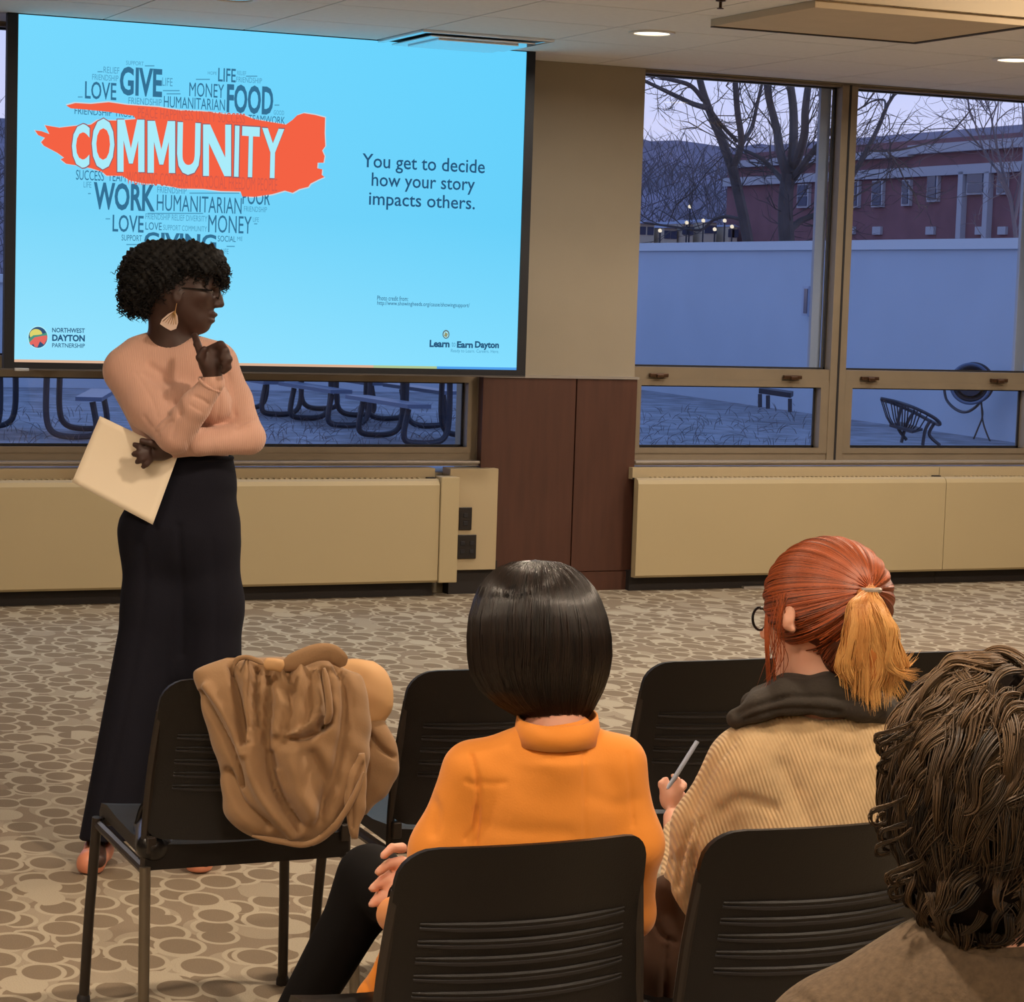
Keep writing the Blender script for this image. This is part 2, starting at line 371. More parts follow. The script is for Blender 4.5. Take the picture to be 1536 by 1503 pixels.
# the coffer beyond the hanging box: a lit recess open to below
BZ = CEIL-.03
bA, bB, bC = on_z(1030, 39, BZ), on_z(1373, 65, BZ), on_z(1253, 2, CEIL)
bx0, bx1, by1, by0 = (bA[0]+bC[0])/2, bB[0], bB[1], bC[1]
HOLE = (bx0, bx0+3.2, by0-2.6, by0)
def minus_hole(x0, x1, y0, y1):
    hx0, hx1, hy0, hy1 = HOLE
    if x1 <= hx0 or x0 >= hx1 or y1 <= hy0 or y0 >= hy1: return [(x0, x1, y0, y1)]
    out = []
    if y1 > hy1: out.append((x0, x1, hy1, y1)); y1 = hy1
    if y0 < hy0: out.append((x0, x1, y0, hy0)); y0 = hy0
    if x0 < hx0: out.append((x0, hx0, y0, y1))
    if x1 > hx1: out.append((hx1, x1, y0, y1))
    return out
cb = MB()
for q in minus_hole(X0, X1, Y0, YW+.3): cb.box((q[0], q[2], CEIL+.012), (q[1], q[3], CEIL+.15))
ceil = struct(cb.build('ceiling', M['grid']))
hx0, hx1, hy0, hy1 = HOLE; HZ = CEIL+.42
MB().box((hx0+.002, hy1-.02, CEIL+.001), (hx1-.002, hy1-.002, HZ)).box((hx0+.002, hy0+.002, CEIL+.001), (hx0+.02, hy1-.02, HZ)).box((hx1-.02, hy0+.002, CEIL+.001), (hx1-.002, hy1-.02, HZ)).box((hx0+.02, hy0+.002, CEIL+.001), (hx1-.02, hy0+.02, HZ)).box((hx0-.02, hy0-.02, HZ), (hx1+.02, hy1+.02, HZ+.02)).build('coffer', M['heater2'], ceil)
lamp('coffer_lamp', ((hx0+hx1)/2, (hy0+hy1)/2, HZ-.03), .5, 110, WARM)
TS = .665; tx0, ty0 = 3.91-TS*3, 10.19
vent_cell = (3, 0)
for i in range(0, 11):
    for j in range(-4, 2):
        x, y = tx0+i*TS, ty0+j*TS; h_ = TS if j < 1 else YW-y
        if (i, j) == vent_cell: continue
        for q in minus_hole(x, x+TS, y, y+h_):
            if q[1]-q[0] < .03 or q[3]-q[2] < .03: continue
            MB().box((q[0]+.004, q[2]+.004, CEIL), (q[1]-.004, q[3]-.004, CEIL+.012)).build('ceiling_tile', M['tile'], ceil)
r = MB()
for Q_ in ((X0, X1, Y0, ty0-4*TS-.003), (X0, tx0-.003, ty0-4*TS+.003, YW), (tx0+11*TS+.003, X1, ty0-4*TS+.003, YW)):
    for q in minus_hole(*Q_): r.box((q[0], q[2], CEIL), (q[1], q[3], CEIL+.012))
r.build('ceiling_field', M['tile'], ceil)
# walls
XL, XR = 4.66, 5.55            # solid pier between the two windows
wb = MB()
wb.box((XL, YW, 0), (XR, YW+.3, CEIL)); wb.box((X0, YW, 0), (XL, YW+.25, .62)); wb.box((XR, YW, 0), (X1, YW+.25, .62))
wb.box((XR, YW+.02, CEIL-.012), (X1, YW+.3, CEIL)); wb.box((X0, YW+.02, CEIL-.012), (XL, YW+.3, CEIL)); wb.box((X0, YW, .6), (-.9, YW+.3, CEIL))
struct(wb.build('wall_back', M['wall']))
struct(MB().box((X0-.1, Y0, 0), (X0, YW+.3, CEIL)).build('wall_left', M['wallroom']))
struct(MB().box((X1, Y0, 0), (X1+.1, YW+.3, CEIL)).build('wall_right', M['wallroom']))
struct(MB().box((X0, Y0-.1, 0), (X1, Y0, CEIL)).build('wall_front', M['wallroom']))
# brown panelling of the pier
ZP = Z_(870, 568, 11.14)
t = MB(); xs = X_(861, 700, 11.14)
t1 = MB().box((XL-.0, 11.14, .10), (xs-.003, YW, ZP), .003).build('trim_1', M['wood']); struct(t1)
t2 = MB().box((xs+.003, 11.14, .10), (XR-.01, YW, ZP), .003).build('panel', M['wood'], t1)
MB().box((XL-.0, 11.13, 0), (XR-.03, YW, .098)).build('plinth', M['wood'], t1)
MB().box((XL, 11.13, ZP), (XR-.005, YW, ZP+.012)).build('cap_strip', M['sill'], t1)

def window(name, xa, xb, muls, zt, zg1, zg2, zb):
    """xa..xb opening; upper panes zg1..zt, lower panes zb..zg2, mullions centred in muls"""
    YF = YW+.02; D = .1; w0 = .03
    fr = MB()
    fr.box((xa, YF, zb-.085), (xb, YF+D, zb)); fr.box((xa, YF+.0, zg2), (xb, YF+D, zg1)); fr.box((xa, YF, zt), (xb, YF+D, CEIL-.008))
    fo = struct(fr.build(name, M['frame']))
    bays = []; ed = [xa]+[v for mm in muls for v in (mm-.05, mm+.05)]+[xb]
    for mm in muls:
        MB().box((mm-.05, YF-.012, zb-.085), (mm+.05, YF+D, CEIL-.01), .003).build('mullion', M['frame'], fo)
        MB().box((mm-.006, YF-.016, zb-.085), (mm+.006, YF-.01, CEIL-.01)).build('mullion_joint', M['gasket'], fo)
        MB().box((mm-.115, YF+D+.005, zg1+.0), (mm-.05, YF+D+.03, CEIL)).build('outer_fin', M['fin'], fo)
    for i in range(0, len(ed), 2):
        a, b = ed[i], ed[i+1]
        MB().box((a, YF+.06, zg1), (b, YF+.066, zt)).build('pane', M['glass'], fo)
        MB().box((a+.05, YF+.06, zb), (b-.05, YF+.066, zg2)).build('pane', M['glass'], fo)
        # side stiles of the opening sash and thin black gaskets
        s = MB(); s.box((a, YF-.006, zb), (a+.05, YF+.08, zg2)); s.box((b-.05, YF-.006, zb), (b, YF+.08, zg2)); s.box((a, YF-.006, zb-.03), (b, YF+.08, zb)); s.box((a, YF-.006, zg2), (b, YF+.0, zg2+.035))
        so = s.build('sash', M['frame'], fo)
        g = MB()
        for (u0, u1, v0, v1) in ((a, b, zg1, zt), (a+.05, b-.05, zb, zg2)):
            for q in ((u0, v0, u0+.008, v1), (u1-.012, v0, u1, v1), (u0, v0, u1, v0+.01), (u0, v1-.008, u1, v1)): g.box((q[0], YF+.05, q[1]), (q[2], YF+.058, q[3]))
        g.build('gasket', M['gasket'], fo)
        for f in (.12, .80):
            xx = a+(b-a)*f
            l = MB().box((xx-.055, YF-.03, zg2+.045), (xx+.055, YF-.005, zg2+.065), .004).box((xx-.02, YF-.045, zg2+.04), (xx+.02, YF-.028, zg2+.06), .004).build('latch', M['latch'], fo)
    return fo
ZG1, ZG2, ZB = Z_(1090, 551, YG), Z_(1090, 578, YG), Z_(1090, 669, YG)
ZT = CEIL-.022
xm = X_(1247, 400, YG); bay = X_(1532, 560, YG)-xm+.06
window('window_2', XR, X1, [xm+i*bay for i in range(4)], ZT, ZG1, ZG2, ZB)
window('window_1', -.9, XL, [-.9+1.35, -.9+2.95], ZT, ZG1, ZG2, ZB)
# metal sill ledges
for k, (a, b) in enumerate(((-4, XL+.08), (XR-.0, X1))):
    s = MB().box((a, YW-.05, .668), (b, YW+.02, .682), .003).box((a, YW-.03, .655), (b, YW+.02, .668)).build('trim_%d' % (k+2), M['sill']); struct(s)
# convector heaters under the windows
HT, HB, HY = .60, .075, 11.02
def heater(xa, xb, label, corner=True, sidecap=None):
    o = empty('convector_heater', ((xa+xb)/2, 11.1, 0), label, 'heater', 'cream convector covers under the windows')
    y1 = YW
    # cover with rolled upper edge
    pr = [(HY+.012, HB), (HY, HB+.012), (HY, HT-.03), (HY+.009, HT-.009), (HY+.03, HT), (HY+.05, HT), (HY+.05, HB)]
    MB().prism([(xa, y, z) for y, z in pr], (xb-xa, 0, 0)).build('cover', M['heater'], o)
    MB().box((xa, HY+.05, HT-.012), (xb, HY+.075, HT-.002)).build('grille_bed', M['kick'], o)
    g = MB(); n = int((xb-xa-.16)/.028)
    for i in range(n): 
        x = xa+.1+i*.028; g.box((x, HY+.046, HT-.008), (x+.012, HY+.08, HT+.004))
    gg = g.build('grille_bars', M['heater2'], o); gg['kind'] = 'stuff'
    MB().box((xa, HY+.075, HT-.01), (xb, y1, HT+.05)).build('back_rail', M['heater2'], o)
    MB().box((xa+.0, 11.09, 0), (xb, y1, HB+.03)).build('kick_plate', M['kick'], o)
    MB().box((xb-.05, HY+.045, HT-.006), (xb-.005, HY+.078, HT+.006), .002).build('end_cap', M['kick'], o)
    return o
xh = X_(955, 800, HY)
heater(xh, X_(1416, 800, HY)-.002, 'long cream metal convector heater cover right of the brown panelled pier')
heater(X_(1416, 800, HY)+.002, X1-.1, 'cream convector heater cover at the right edge, beyond the joint in the cover')
xe = X_(658, 800, HY)
heater(-3.9, xe, 'long cream metal convector heater cover behind the presenter, below the projection screen')
o = empty('heater_end_cabinet', (xe+.1, 11.1, 0), 'short cream end cabinet with two black outlets beside the brown pier', 'cabinet')
x2, x3 = X_(686, 800, HY), X_(745, 800, 11.09)
MB().box((xe+.003, HY-.012, HB), (x2, 11.1, HT+.012), .004).build('end_cover', M['heater'], o)
MB().box((x2-.02, 11.09, Z_(710, 855, 11.09)), (x3, YW, .648), .003).build('outlet_panel', M['heater2'], o)
MB().box((x2, 11.12, 0), (x3+.02, YW, .17)).build('kick_plate', M['kick'], o)
for (a, b, c, d) in ((687.5, 761, 707.5, 795), (685, 802, 714, 838)):
    p, q = on_y(a+1, (b+d)/2, 11.085), on_y(c, (b+d)/2, 11.085); zt, zb = Z_((a+c)/2, b, 11.085), Z_((a+c)/2, d, 11.085)
    oo = MB().box((p[0], 11.08, zb), (q[0], 11.09, zt), .003).build('outlet_plate', M['outlet'], o)
    nn = 1 if c-a < 25 else 2
    for i in range(nn):
        cx = p[0]+(q[0]-p[0])*(i+.5)/nn
        for zz in (zb*.35+zt*.65, zb*.7+zt*.3): MB().box((cx-.012, 11.077, zz-.011), (cx+.012, 11.08, zz+.011), .002).build('socket', M['gasket'], oo)

# floor strip of metal seen low under the right heater
tag(MB().box((X_(1115, 869, 11.06), 11.05, 0), (X_(1290, 866, 11.06), 11.075, .012)).build('cable_cover', M['sill']), 'thin metal cable cover on the carpet under the right heater', 'cable cover')

# ------------------------------------------------------------------ projection screen
SY = 10.80
sx0, sx1 = X_(8, 280, SY), X_(796, 280, SY); sz1, sz0 = CEIL-.004, Z_(400, 556, SY)
scr = empty('projection_screen', ((sx0+sx1)/2, SY, sz0), 'large lit projection screen with black border showing a community slide', 'screen')
ix0, ix1, iz0, iz1 = X_(24, 280, SY), X_(782, 310, SY), Z_(400, 549, SY), Z_(400, 46, SY)
b = MB(); 
b.box((sx0, SY-.01, iz1), (sx1, SY+.03, sz1)); b.box((sx0, SY-.01, iz0-.03), (sx1, SY+.03, iz0)); b.box((sx0, SY-.01, iz0), (ix0, SY+.03, iz1)); b.box((ix1, SY-.01, iz0), (sx1, SY+.03, iz1)); b.box((ix0, SY+.01, iz0), (ix1, SY+.03, iz1))
b.build('black_border', M['blackframe'], scr)
bb = MB().box((sx0-.03, SY-.015, sz0-.012), (sx1, SY+.035, iz0-.03), .006).build('bottom_bar', M['screenbar'], scr)
MB().box((X_(20, 550, SY), SY-.03, iz0-.04), (X_(42, 550, SY), SY-.012, iz0-.026), .004).build('pull_tab', M['vent'], bb)
def emat(name, col, k=1.0):
    mt = bpy.data.materials.new(name); mt.use_nodes = True; t = mt.node_tree; t.nodes.clear(); o = t.nodes.new('ShaderNodeOutputMaterial'); e_ = t.nodes.new('ShaderNodeEmission')
    e_.inputs[0].default_value = (*col, 1); e_.inputs[1].default_value = k; t.links.new(e_.outputs[0], o.inputs[0]); return mt
def slide_mat():
    mt = emat('slide_cyan', (1, 1, 1)); t = mt.node_tree; e_ = [n for n in t.nodes if n.type == 'EMISSION'][0]
    tc_ = t.nodes.new('ShaderNodeTexCoord'); sp = t.nodes.new('ShaderNodeSeparateXYZ'); t.links.new(tc_.outputs['Generated'], sp.inputs[0])
    # projected image: brighter at both lower corners and along the top left, deeper cyan right of centre
    r1 = t.nodes.new('ShaderNodeValToRGB'); t.links.new(sp.outputs['Z'], r1.inputs[0]); el = r1.color_ramp.elements
    el[0].color = (*lin(146, 226, 255), 1); el[1].color = (*lin(112, 214, 254), 1); q = el.new(.45); q.color = (*lin(116, 212, 250), 1)
    r2 = t.nodes.new('ShaderNodeValToRGB'); t.links.new(sp.outputs['X'], r2.inputs[0]); el = r2.color_ramp.elements
    el[0].color = (1.12, 1.03, 1, 1); el[1].color = (.80, .96, 1, 1)
    mx = t.nodes.new('ShaderNodeMix'); mx.data_type = 'RGBA'; mx.blend_type = 'MULTIPLY'; mx.inputs['Factor'].default_value = 1
    t.links.new(r1.outputs[0], mx.inputs['A']); t.links.new(r2.outputs[0], mx.inputs['B']); t.links.new(mx.outputs['Result'], e_.inputs[0]); return mt
M['slide'] = slide_mat()
slide = MB().box((ix0, SY-.003, iz0+.012), (ix1, SY+.01, iz1)).build('slide', M['slide'], scr)
for xa, xb, cc in ((24, 560, (222, 180, 150)), (560, 655, (176, 200, 150)), (655, 776, (80, 160, 235))):
    MB().box((X_(xa, 548, SY) if xa > 30 else ix0, SY-.003, iz0), (X_(xb, 550, SY) if xb < 770 else ix1, SY+.01, iz0+.012)).build('colour_strip', emat('strip', lin(*cc)), scr)
T_DARK = emat('slide_ink', lin(52, 112, 148)); T_MID = emat('slide_ink_pale', lin(80, 156, 192)); T_RED = emat('slide_red', lin(244, 98, 68)); T_DRED = emat('slide_red_dark', lin(214, 92, 74))
T_W = emat('slide_white', lin(170, 236, 250)); T_TXT = emat('slide_text', lin(38, 84, 122)); T_OUT = emat('slide_outline', lin(196, 216, 226)); T_OUT2 = emat('slide_outline_red', lin(150, 92, 100))
def text(s, x0, y0, x1, y1, m, lay=1, bold=0, name='lettering', parent=slide):
    """one flat word whose box runs from photo corner (x0,y0) to (x1,y1) on the screen plane"""
    cu = bpy.data.curves.new(name, 'FONT'); cu.body = s; cu.size = 1; cu.offset = bold; cu.resolution_u = 3
    ob = bpy.data.objects.new('t', cu); C.objects.link(ob); bpy.context.view_layer.update()
    me = bpy.data.meshes.new_from_object(ob.evaluated_get(bpy.context.evaluated_depsgraph_get())); bpy.data.objects.remove(ob)
    n = len(me.vertices); V = np.empty(n*3, np.float32); me.vertices.foreach_get('co', V); V = V.reshape(-1, 3)
    lo, hi = V.min(0), V.max(0); ym = (y0+y1)/2; xm_ = (x0+x1)/2
    a, b_ = X_(x0, ym, SY), X_(x1, ym, SY); c, d = Z_(xm_, y1, SY), Z_(xm_, y0, SY)
    W = np.zeros_like(V); W[:, 0] = a+(V[:, 0]-lo[0])/(hi[0]-lo[0])*(b_-a); W[:, 2] = c+(V[:, 1]-lo[1])/(hi[1]-lo[1])*(d-c); W[:, 1] = SY-.003-.0006*lay
    me.vertices.foreach_set('co', W.ravel()); me.update(); me.materials.clear(); me.materials.append(m); me.name = name
    return link(name, me, parent)
def cc_(x, y): return x/2.954, 60+y/2.954
def ctext(s, x0, y0, x1, y1, m, **k): return text(s, *cc_(x0, y0), *cc_(x1, y1), m, **k)
def flat(pts, m, lay, name='lettering', parent=slide):
    V = [on_y(x, y, SY-.003-.0006*lay) for x, y in pts]; from mathutils.geometry import tessellate_polygon
    T = tessellate_polygon([[Vector((v[0], v[2], 0)) for v in V]]); me = bpy.data.meshes.new(name); me.from_pydata([tuple(v) for v in V], [], [tuple(t) for t in T]); me.materials.append(m); return link(name, me, parent)
stroke = [(290, 285), (330, 274), (400, 278), (480, 270), (560, 282), (700, 292), (800, 308), (900, 312), (1000, 325), (1080, 328), (1130, 348), (1210, 362), (1270, 372), (1300, 350), (1320, 330), (1350, 320), (1400, 328), (1445, 340), (1443, 410), (1446, 470), (1432, 490), (1443, 515), (1438, 545), (1412, 545), (1410, 570), (1432, 575), (1430, 600), (1442, 610), (1415, 622), (1380, 640), (1370, 655), (1330, 665), (1300, 682), (1265, 672), (1210, 688), (1130, 700), (1075, 698), (1068, 676), (980, 674), (900, 664), (800, 662), (700, 642), (640, 640), (575, 626), (540, 605), (470, 604), (450, 586), (400, 570), (330, 556), (290, 550), (265, 530), (280, 522), (250, 500), (190, 468), (178, 452), (195, 432), (165, 420), (150, 398), (180, 402), (215, 415), (195, 375), (260, 386), (325, 378), (400, 372), (430, 352), (520, 354), (600, 347), (590, 332), (480, 314), (380, 304), (310, 298)]
flat([cc_(*p) for p in stroke], T_OUT, .3); 
cxm, cym = 800, 490
flat([cc_(cxm+(x-cxm)*.993, cym+(y-cym)*.975) for x, y in stroke], T_RED, .8, name='brush_stroke')
words = [('GIVE', 530, 122, 718, 250, T_DARK, .03), ('LOVE', 376, 186, 515, 264, T_DARK, .01), ('MONEY', 838, 192, 992, 254, T_DARK, 0), ('FOOD', 1004, 200, 1210, 328, T_DARK, .03), ('LIFE', 966, 126, 1044, 186, T_DARK, .01),
 ('HUMANITARIAN', 725, 256, 996, 306, T_DARK, 0), ('FRIENDSHIP', 568, 258, 716, 288, T_MID, 0), ('RELIEF', 458, 120, 528, 148, T_MID, 0), ('SUPPORT', 558, 94, 636, 112, T_MID, 0), ('FRIENDSHIP', 408, 154, 524, 180, T_MID, 0),
 ('LIFE', 718, 168, 764, 204, T_MID, 0), ('FRIENDSHIP', 1046, 166, 1160, 190, T_MID, 0), ('HOPE', 920, 140, 960, 154, T_MID, 0), ('RELIEF', 1050, 138, 1090, 156, T_MID, 0), ('SUCCESS', 336, 578, 460, 622, T_DARK, 0), ('TEAM', 478, 586, 556, 626, T_DARK, 0),
 ('TEAMWORK', 1100, 336, 1262, 370, T_DARK, 0), ('GOOD', 1212, 312, 1258, 332, T_MID, 0), ('WORK', 414, 634, 686, 756, T_DARK, .03), ('HUMANITARIAN', 694, 692, 1070, 764, T_DARK, 0), ('POOR', 1074, 664, 1196, 730, T_DARK, .01), ('FRIENDSHIP', 1080, 738, 1182, 762, T_MID, 0),
 ('FRIENDSHIP', 696, 652, 826, 680, T_MID, 0), ('LIFE', 370, 628, 404, 654, T_MID, 0), ('LOVE', 498, 776, 636, 852, T_DARK, .01), ('MONEY', 922, 778, 1114, 856, T_DARK, 0), ('FRIENDSHIP RELIEF DIVERSITY', 644, 774, 918, 800, T_MID, 0), ('LOVE', 644, 808, 716, 842, T_DARK, 0), ('SUPPORT COMMUNITY', 722, 822, 916, 846, T_MID, 0),
 ('SUPPORT', 538, 864, 628, 890, T_DARK, 0), ('GIVING', 638, 856, 958, 930, T_DARK, .03), ('SOCIAL', 964, 868, 1044, 894, T_DARK, 0), ('LIFE', 1120, 786, 1146, 806, T_MID, 0), ('ME', 1050, 872, 1074, 890, T_MID, 0), ('LIFE', 980, 925, 1012, 948, T_MID, 0), ('FRIENDSHIP TRUST', 330, 306, 600, 336, T_DARK, 0)]
for s_, a, b_, c, d, m_, bo in words: ctext(s_, a, b_, c, d, m_, bold=bo, lay=.5)
for s_, a, b_, c, d in (('PEACE HAPPINESS UNITY SUCCESS', 610, 312, 1085, 358), ('WORKING COOPERATION SOCIAL FREEDOM PEOPLE', 560, 598, 1228, 656)): ctext(s_, a, b_, c, d, T_DRED, lay=1.2)
for s_, k in (('dash', 0),):
    for (a, b_, c) in ((345, 250, 366), (432, 138, 455), (642, 112, 684), (722, 222, 796), (738, 236, 800), (868, 172, 930), (1216, 286, 1238), (560, 904, 606), (1004, 912, 1040), (468, 790, 488), (1126, 812, 1140), (840, 676, 1060), (654, 766, 900), (390, 678, 402), (1090, 158, 1140)):
        p, q = cc_(a, b_), cc_(c, b_+5); flat([(p[0], p[1]), (q[0], p[1]), (q[0], q[1]), (p[0], q[1])], T_MID, .5)
ltr = [('C', 318, 372, 396, 566), ('O', 406, 348, 506, 574), ('M', 520, 352, 640, 584), ('M', 654, 358, 776, 588), ('U', 784, 366, 886, 598), ('N', 900, 374, 1024, 602), ('I', 1038, 380, 1058, 606), ('T', 1070, 384, 1148, 608), ('Y', 1158, 392, 1256, 612)]
def glyph(ch, x0, y0, x1, y1, m_, lay):
    pts = {'M': [(0, 0), (0, 1), (.27, 1), (.5, .45), (.73, 1), (1, 1), (1, 0), (.77, 0), (.77, .6), (.57, .16), (.43, .16), (.23, .6), (.23, 0)], 'N': [(0, 0), (0, 1), (.25, 1), (.79, .36), (.79, 1), (1, 1), (1, 0), (.76, 0), (.21, .64), (.21, 0)]}[ch]
    k_ = .012*(x1-x0); flat([cc_(x0+u*(x1-x0), y1-v*(y1-y0)+k_*u) for u, v in pts], m_, lay)
for ch, a, b_, c, d in ltr:
    if ch in 'MN': glyph(ch, a-4, b_-4, c+4, d+4, T_OUT2, 1.5); glyph(ch, a, b_, c, d, T_W, 2); continue
    bo = .025; ctext(ch, a-4, b_-5, c+4, d+5, T_OUT2, bold=bo+.004, lay=1.5); ctext(ch, a, b_, c, d, T_W, bold=bo, lay=2)
text('You get to decide', 543, 235, 727, 262, T_TXT, bold=.008); text('how your story', 557, 262.5, 712, 289, T_TXT, bold=.008); text('impacts others.', 553, 291, 712, 317, T_TXT, bold=.008)
text('Photo credit from:', 565.5, 444, 612, 451, T_TXT); text('http://www.showingheeds.org/cause/showingsupport/', 565.5, 453, 704, 461, T_TXT)
text('NORTHWEST', 78, 492, 127, 499, T_TXT, bold=.02); text('DAYTON', 78, 502, 127, 512, T_TXT, bold=.04); text('PARTNERSHIP', 78, 515, 127, 521.5, T_TXT, bold=.01)
text('Learn', 644, 510, 674, 521, T_TXT, bold=.04); text('to', 677, 513, 683, 520, T_MID); text('Earn', 685, 512, 709, 522, T_TXT, bold=.04); text('Dayton', 712, 512, 748, 525, T_TXT, bold=.04); text('Ready to Learn. Careers. Here.', 676, 524, 748, 530.5, T_MID)
def disc(cx, cy, rx, ry, m_, lay, a0=0, a1=360, n=28, name='emblem'): return flat([(cx+rx*math.cos(math.radians(a)), cy+ry*math.sin(math.radians(a))) for a in np.linspace(a0, a1, n, endpoint=(a1-a0) < 360)], m_, lay, name)
disc(57, 506, 15.5, 17.2, emat('logo_halo', lin(180, 240, 250)), .5); disc(57, 506, 14.2, 15.8, emat('logo_navy', lin(52, 84, 120)), .8)
disc(54, 502, 9.5, 8.5, emat('logo_yellow', lin(222, 212, 110)), 1.0)
flat([(46, 512), (52, 506), (62, 504), (70, 503), (71, 506), (70, 510), (66, 517), (60, 512), (56, 521), (52, 520), (50, 516), (46, 518), (44, 514)], emat('logo_red', lin(226, 106, 98)), 1.2, 'emblem')
flat([(43, 508), (50, 503), (60, 502), (70, 499), (71, 503), (60, 505), (51, 508), (44, 514)], emat('logo_green', lin(76, 150, 130)), 1.1, 'emblem')
disc(669, 501.5, 5.2, 6.6, emat('logo_ring', lin(96, 116, 120)), .5); disc(669, 501.8, 3.6, 4.8, T_W, .9); flat([(668, 498), (672, 501), (670, 506), (666, 504)], emat('logo_leaf', lin(150, 150, 110)), 1.1, 'emblem')

# ------------------------------------------------------------------ ceiling fittings
vx, vy = tx0+3*TS, ty0
v = empty('ceiling_vent', (vx+TS/2, vy+TS/2, CEIL), 'square white ceiling air diffuser above the projection screen', 'vent')
f = MB()
for a, b_ in (((0, 0), (TS, .04)), ((0, TS-.04), (TS, TS)), ((0, .04), (.04, TS-.04)), ((TS-.04, .04), (TS, TS-.04))): f.box((vx+a[0]+.004, vy+a[1]+.002, CEIL-.012), (vx+b_[0]-.004, vy+b_[1]-.002, CEIL+.004), .003)
f.build('vent_frame', M['vent'], v)
for k, (q, zz) in enumerate(((.07, -.022), (.13, -.03))):
    MB().box((vx+q, vy+q, CEIL+zz), (vx+TS-q, vy+TS-q, CEIL+zz+.008), .003).build('diffuser_plate', M['vent'], v)
MB().box((vx+.04, vy+.04, CEIL+.0), (vx+TS-.04, vy+TS-.04, CEIL+.008)).build('dark_throat', M['darkgap'], v)
labs = ['round lit downlight in the ceiling beside the big ceiling box', 'round lit downlight at the right edge of the ceiling', 'round ceiling downlight cut by the top edge above the screen']
for (px, py), lb in zip(((978, 48.5), (1522, 88.5), (350, -3)), labs):
    p = on_z(px, py, CEIL); o = empty('downlight', (p[0], p[1], CEIL), lb, 'ceiling light', 'downlights')
    MB().lathe((p[0], p[1], CEIL), [(.105, 0), (.105, -.006), (.082, -.008), (.08, .0)], 32).build('trim_ring', M['lamptrim'], o, True)
    MB().lathe((p[0], p[1], CEIL), [(.0, -.004), (.08, -.004), (.08, 0), (0, 0)], 32).build('lens', M['lampglow'] if px != 350 else M['vent'], o, True)
# dropped ceiling box
o = empty('ceiling_box', ((bx0+bx1)/2, (by0+by1)/2, CEIL), 'large shallow cream box hanging just below the ceiling, right of the screen', 'ceiling box')
MB().box((bx0, by0+.004, BZ), (bx1, by1, CEIL), .002).build('box_shell', M['soffit'], o)
MB().box((bx0, by1-.03, BZ-.004), (bx1, by1, BZ)).box((bx1-.03, by0+.01, BZ-.004), (bx1, by1-.03, BZ)).build('shadow_gap_strip', M['darkgap'], o)  # dark strips stand in for the shadow gap along the box edges
p = on_z(1081, 0, CEIL-.0); o = empty('sprinkler', (p[0], p[1], CEIL), 'small dark sprinkler head beside the ceiling box', 'sprinkler')
MB().lathe((p[0], p[1], CEIL), [(.02, 0), (.02, -.005), (.006, -.008), (.006, -.03), (.014, -.032), (.014, -.035), (0, -.035)], 12).build('sprinkler_head', M['latch'], o, True)
# ------------------------------------------------------------------ outdoors
GZ = -.25
struct(MB().box((-30, YW+.35, GZ-.2), (26, 60, GZ)).build('patio', M['snow']))
pA, pB = on_z(959, 584, GZ), on_z(1502, 661, GZ)
WX = (pA[0]+pB[0])/2
dirw = (pA-pB)[:2]; dirw /= np.linalg.norm(dirw); nrmw = np.array([dirw[1], -dirw[0]])   # wall runs away from the building
def wallpt(s, z, off=0): q = pB[:2]+dirw*s+nrmw*off; return np.array([q[0], q[1], z])
def on_wall(px, py, off=0):
    d = ray(px, py); p0 = wallpt(0, 0, off)-CAMP; t_ = (p0[:2]@nrmw)/(d[:2]@nrmw); return CAMP+d*t_
WT = on_wall(1240, 361)[2]
pw = tag(MB().prism([wallpt(-4, GZ), wallpt(30, GZ), wallpt(30, GZ, .3), wallpt(-4, GZ, .3)], (0, 0, WT-.14-GZ)).build('patio_wall', M['parapet']), 'long white patio wall outside the right windows', 'wall')
MB().prism([wallpt(-4, WT-.14, -.05), wallpt(30, WT-.14, -.05), wallpt(30, WT-.14, .35), wallpt(-4, WT-.14, .35)], (0, 0, .14)).build('wall_cap', M['parapet_cap'], pw)
# wall lamp box
c = on_wall(1207, 451, -.02); pc = on_wall(1207, 437, -.02); hh = .28
def wbox(mb, px0, py0, px1, py1, o0, o1):
    a, b_ = on_wall(px0, (py0+py1)/2, o0), on_wall(px1, (py0+py1)/2, o0); zt, zb = on_wall((px0+px1)/2, py0, o0)[2], on_wall((px0+px1)/2, py1, o0)[2]
    d3 = np.array([*nrmw, 0])*(o1-o0); a[2] = b_[2] = zb; return mb.prism([a, b_, b_+d3, a+d3], (0, 0, zt-zb))
wl = empty('wall_light', tuple(c), 'tall narrow light fixture on the white patio wall', 'wall light')
wbox(MB(), 1203, 429, 1212, 474, -.12, 0).build('housing', M['fin'], wl); wbox(MB(), 1205.5, 433, 1210.5, 470, -.13, -.11).build('lens', M['farglass'], wl)
# hose reel on the wall
hc = on_wall(1458, 575, -.55); ez = np.array([0, 0, 1.]); ed = np.array([*dirw, 0]); en = -np.array([*nrmw, 0])
hr = empty('hose_reel', tuple(hc), 'round garden hose reel mounted on the white patio wall', 'hose reel')
ax = (en*.6-ed*.8); ax /= np.linalg.norm(ax); e1 = np.cross(ax, ez); e1 /= np.linalg.norm(e1)
def ring(c0, R_, n=40, sq=1): return [c0+e1*R_*math.cos(a)+ez*R_*math.sin(a)*sq for a in np.linspace(0, 2*math.pi, n+1)]
sc_ = .0074
for k in (-1, 1): MB().tube(ring(hc+ax*.16*k, 34*sc_), .022, 6, False).build('reel_rim', M['tabletop'] if k > 0 else M['iron'], hr, True)
for k in range(6): MB().tube(ring(hc+ax*(-.12+.045*k), (27+(k % 2)*2)*sc_), .026, 6, False).build('hose_coil', M['iron'], hr, True)
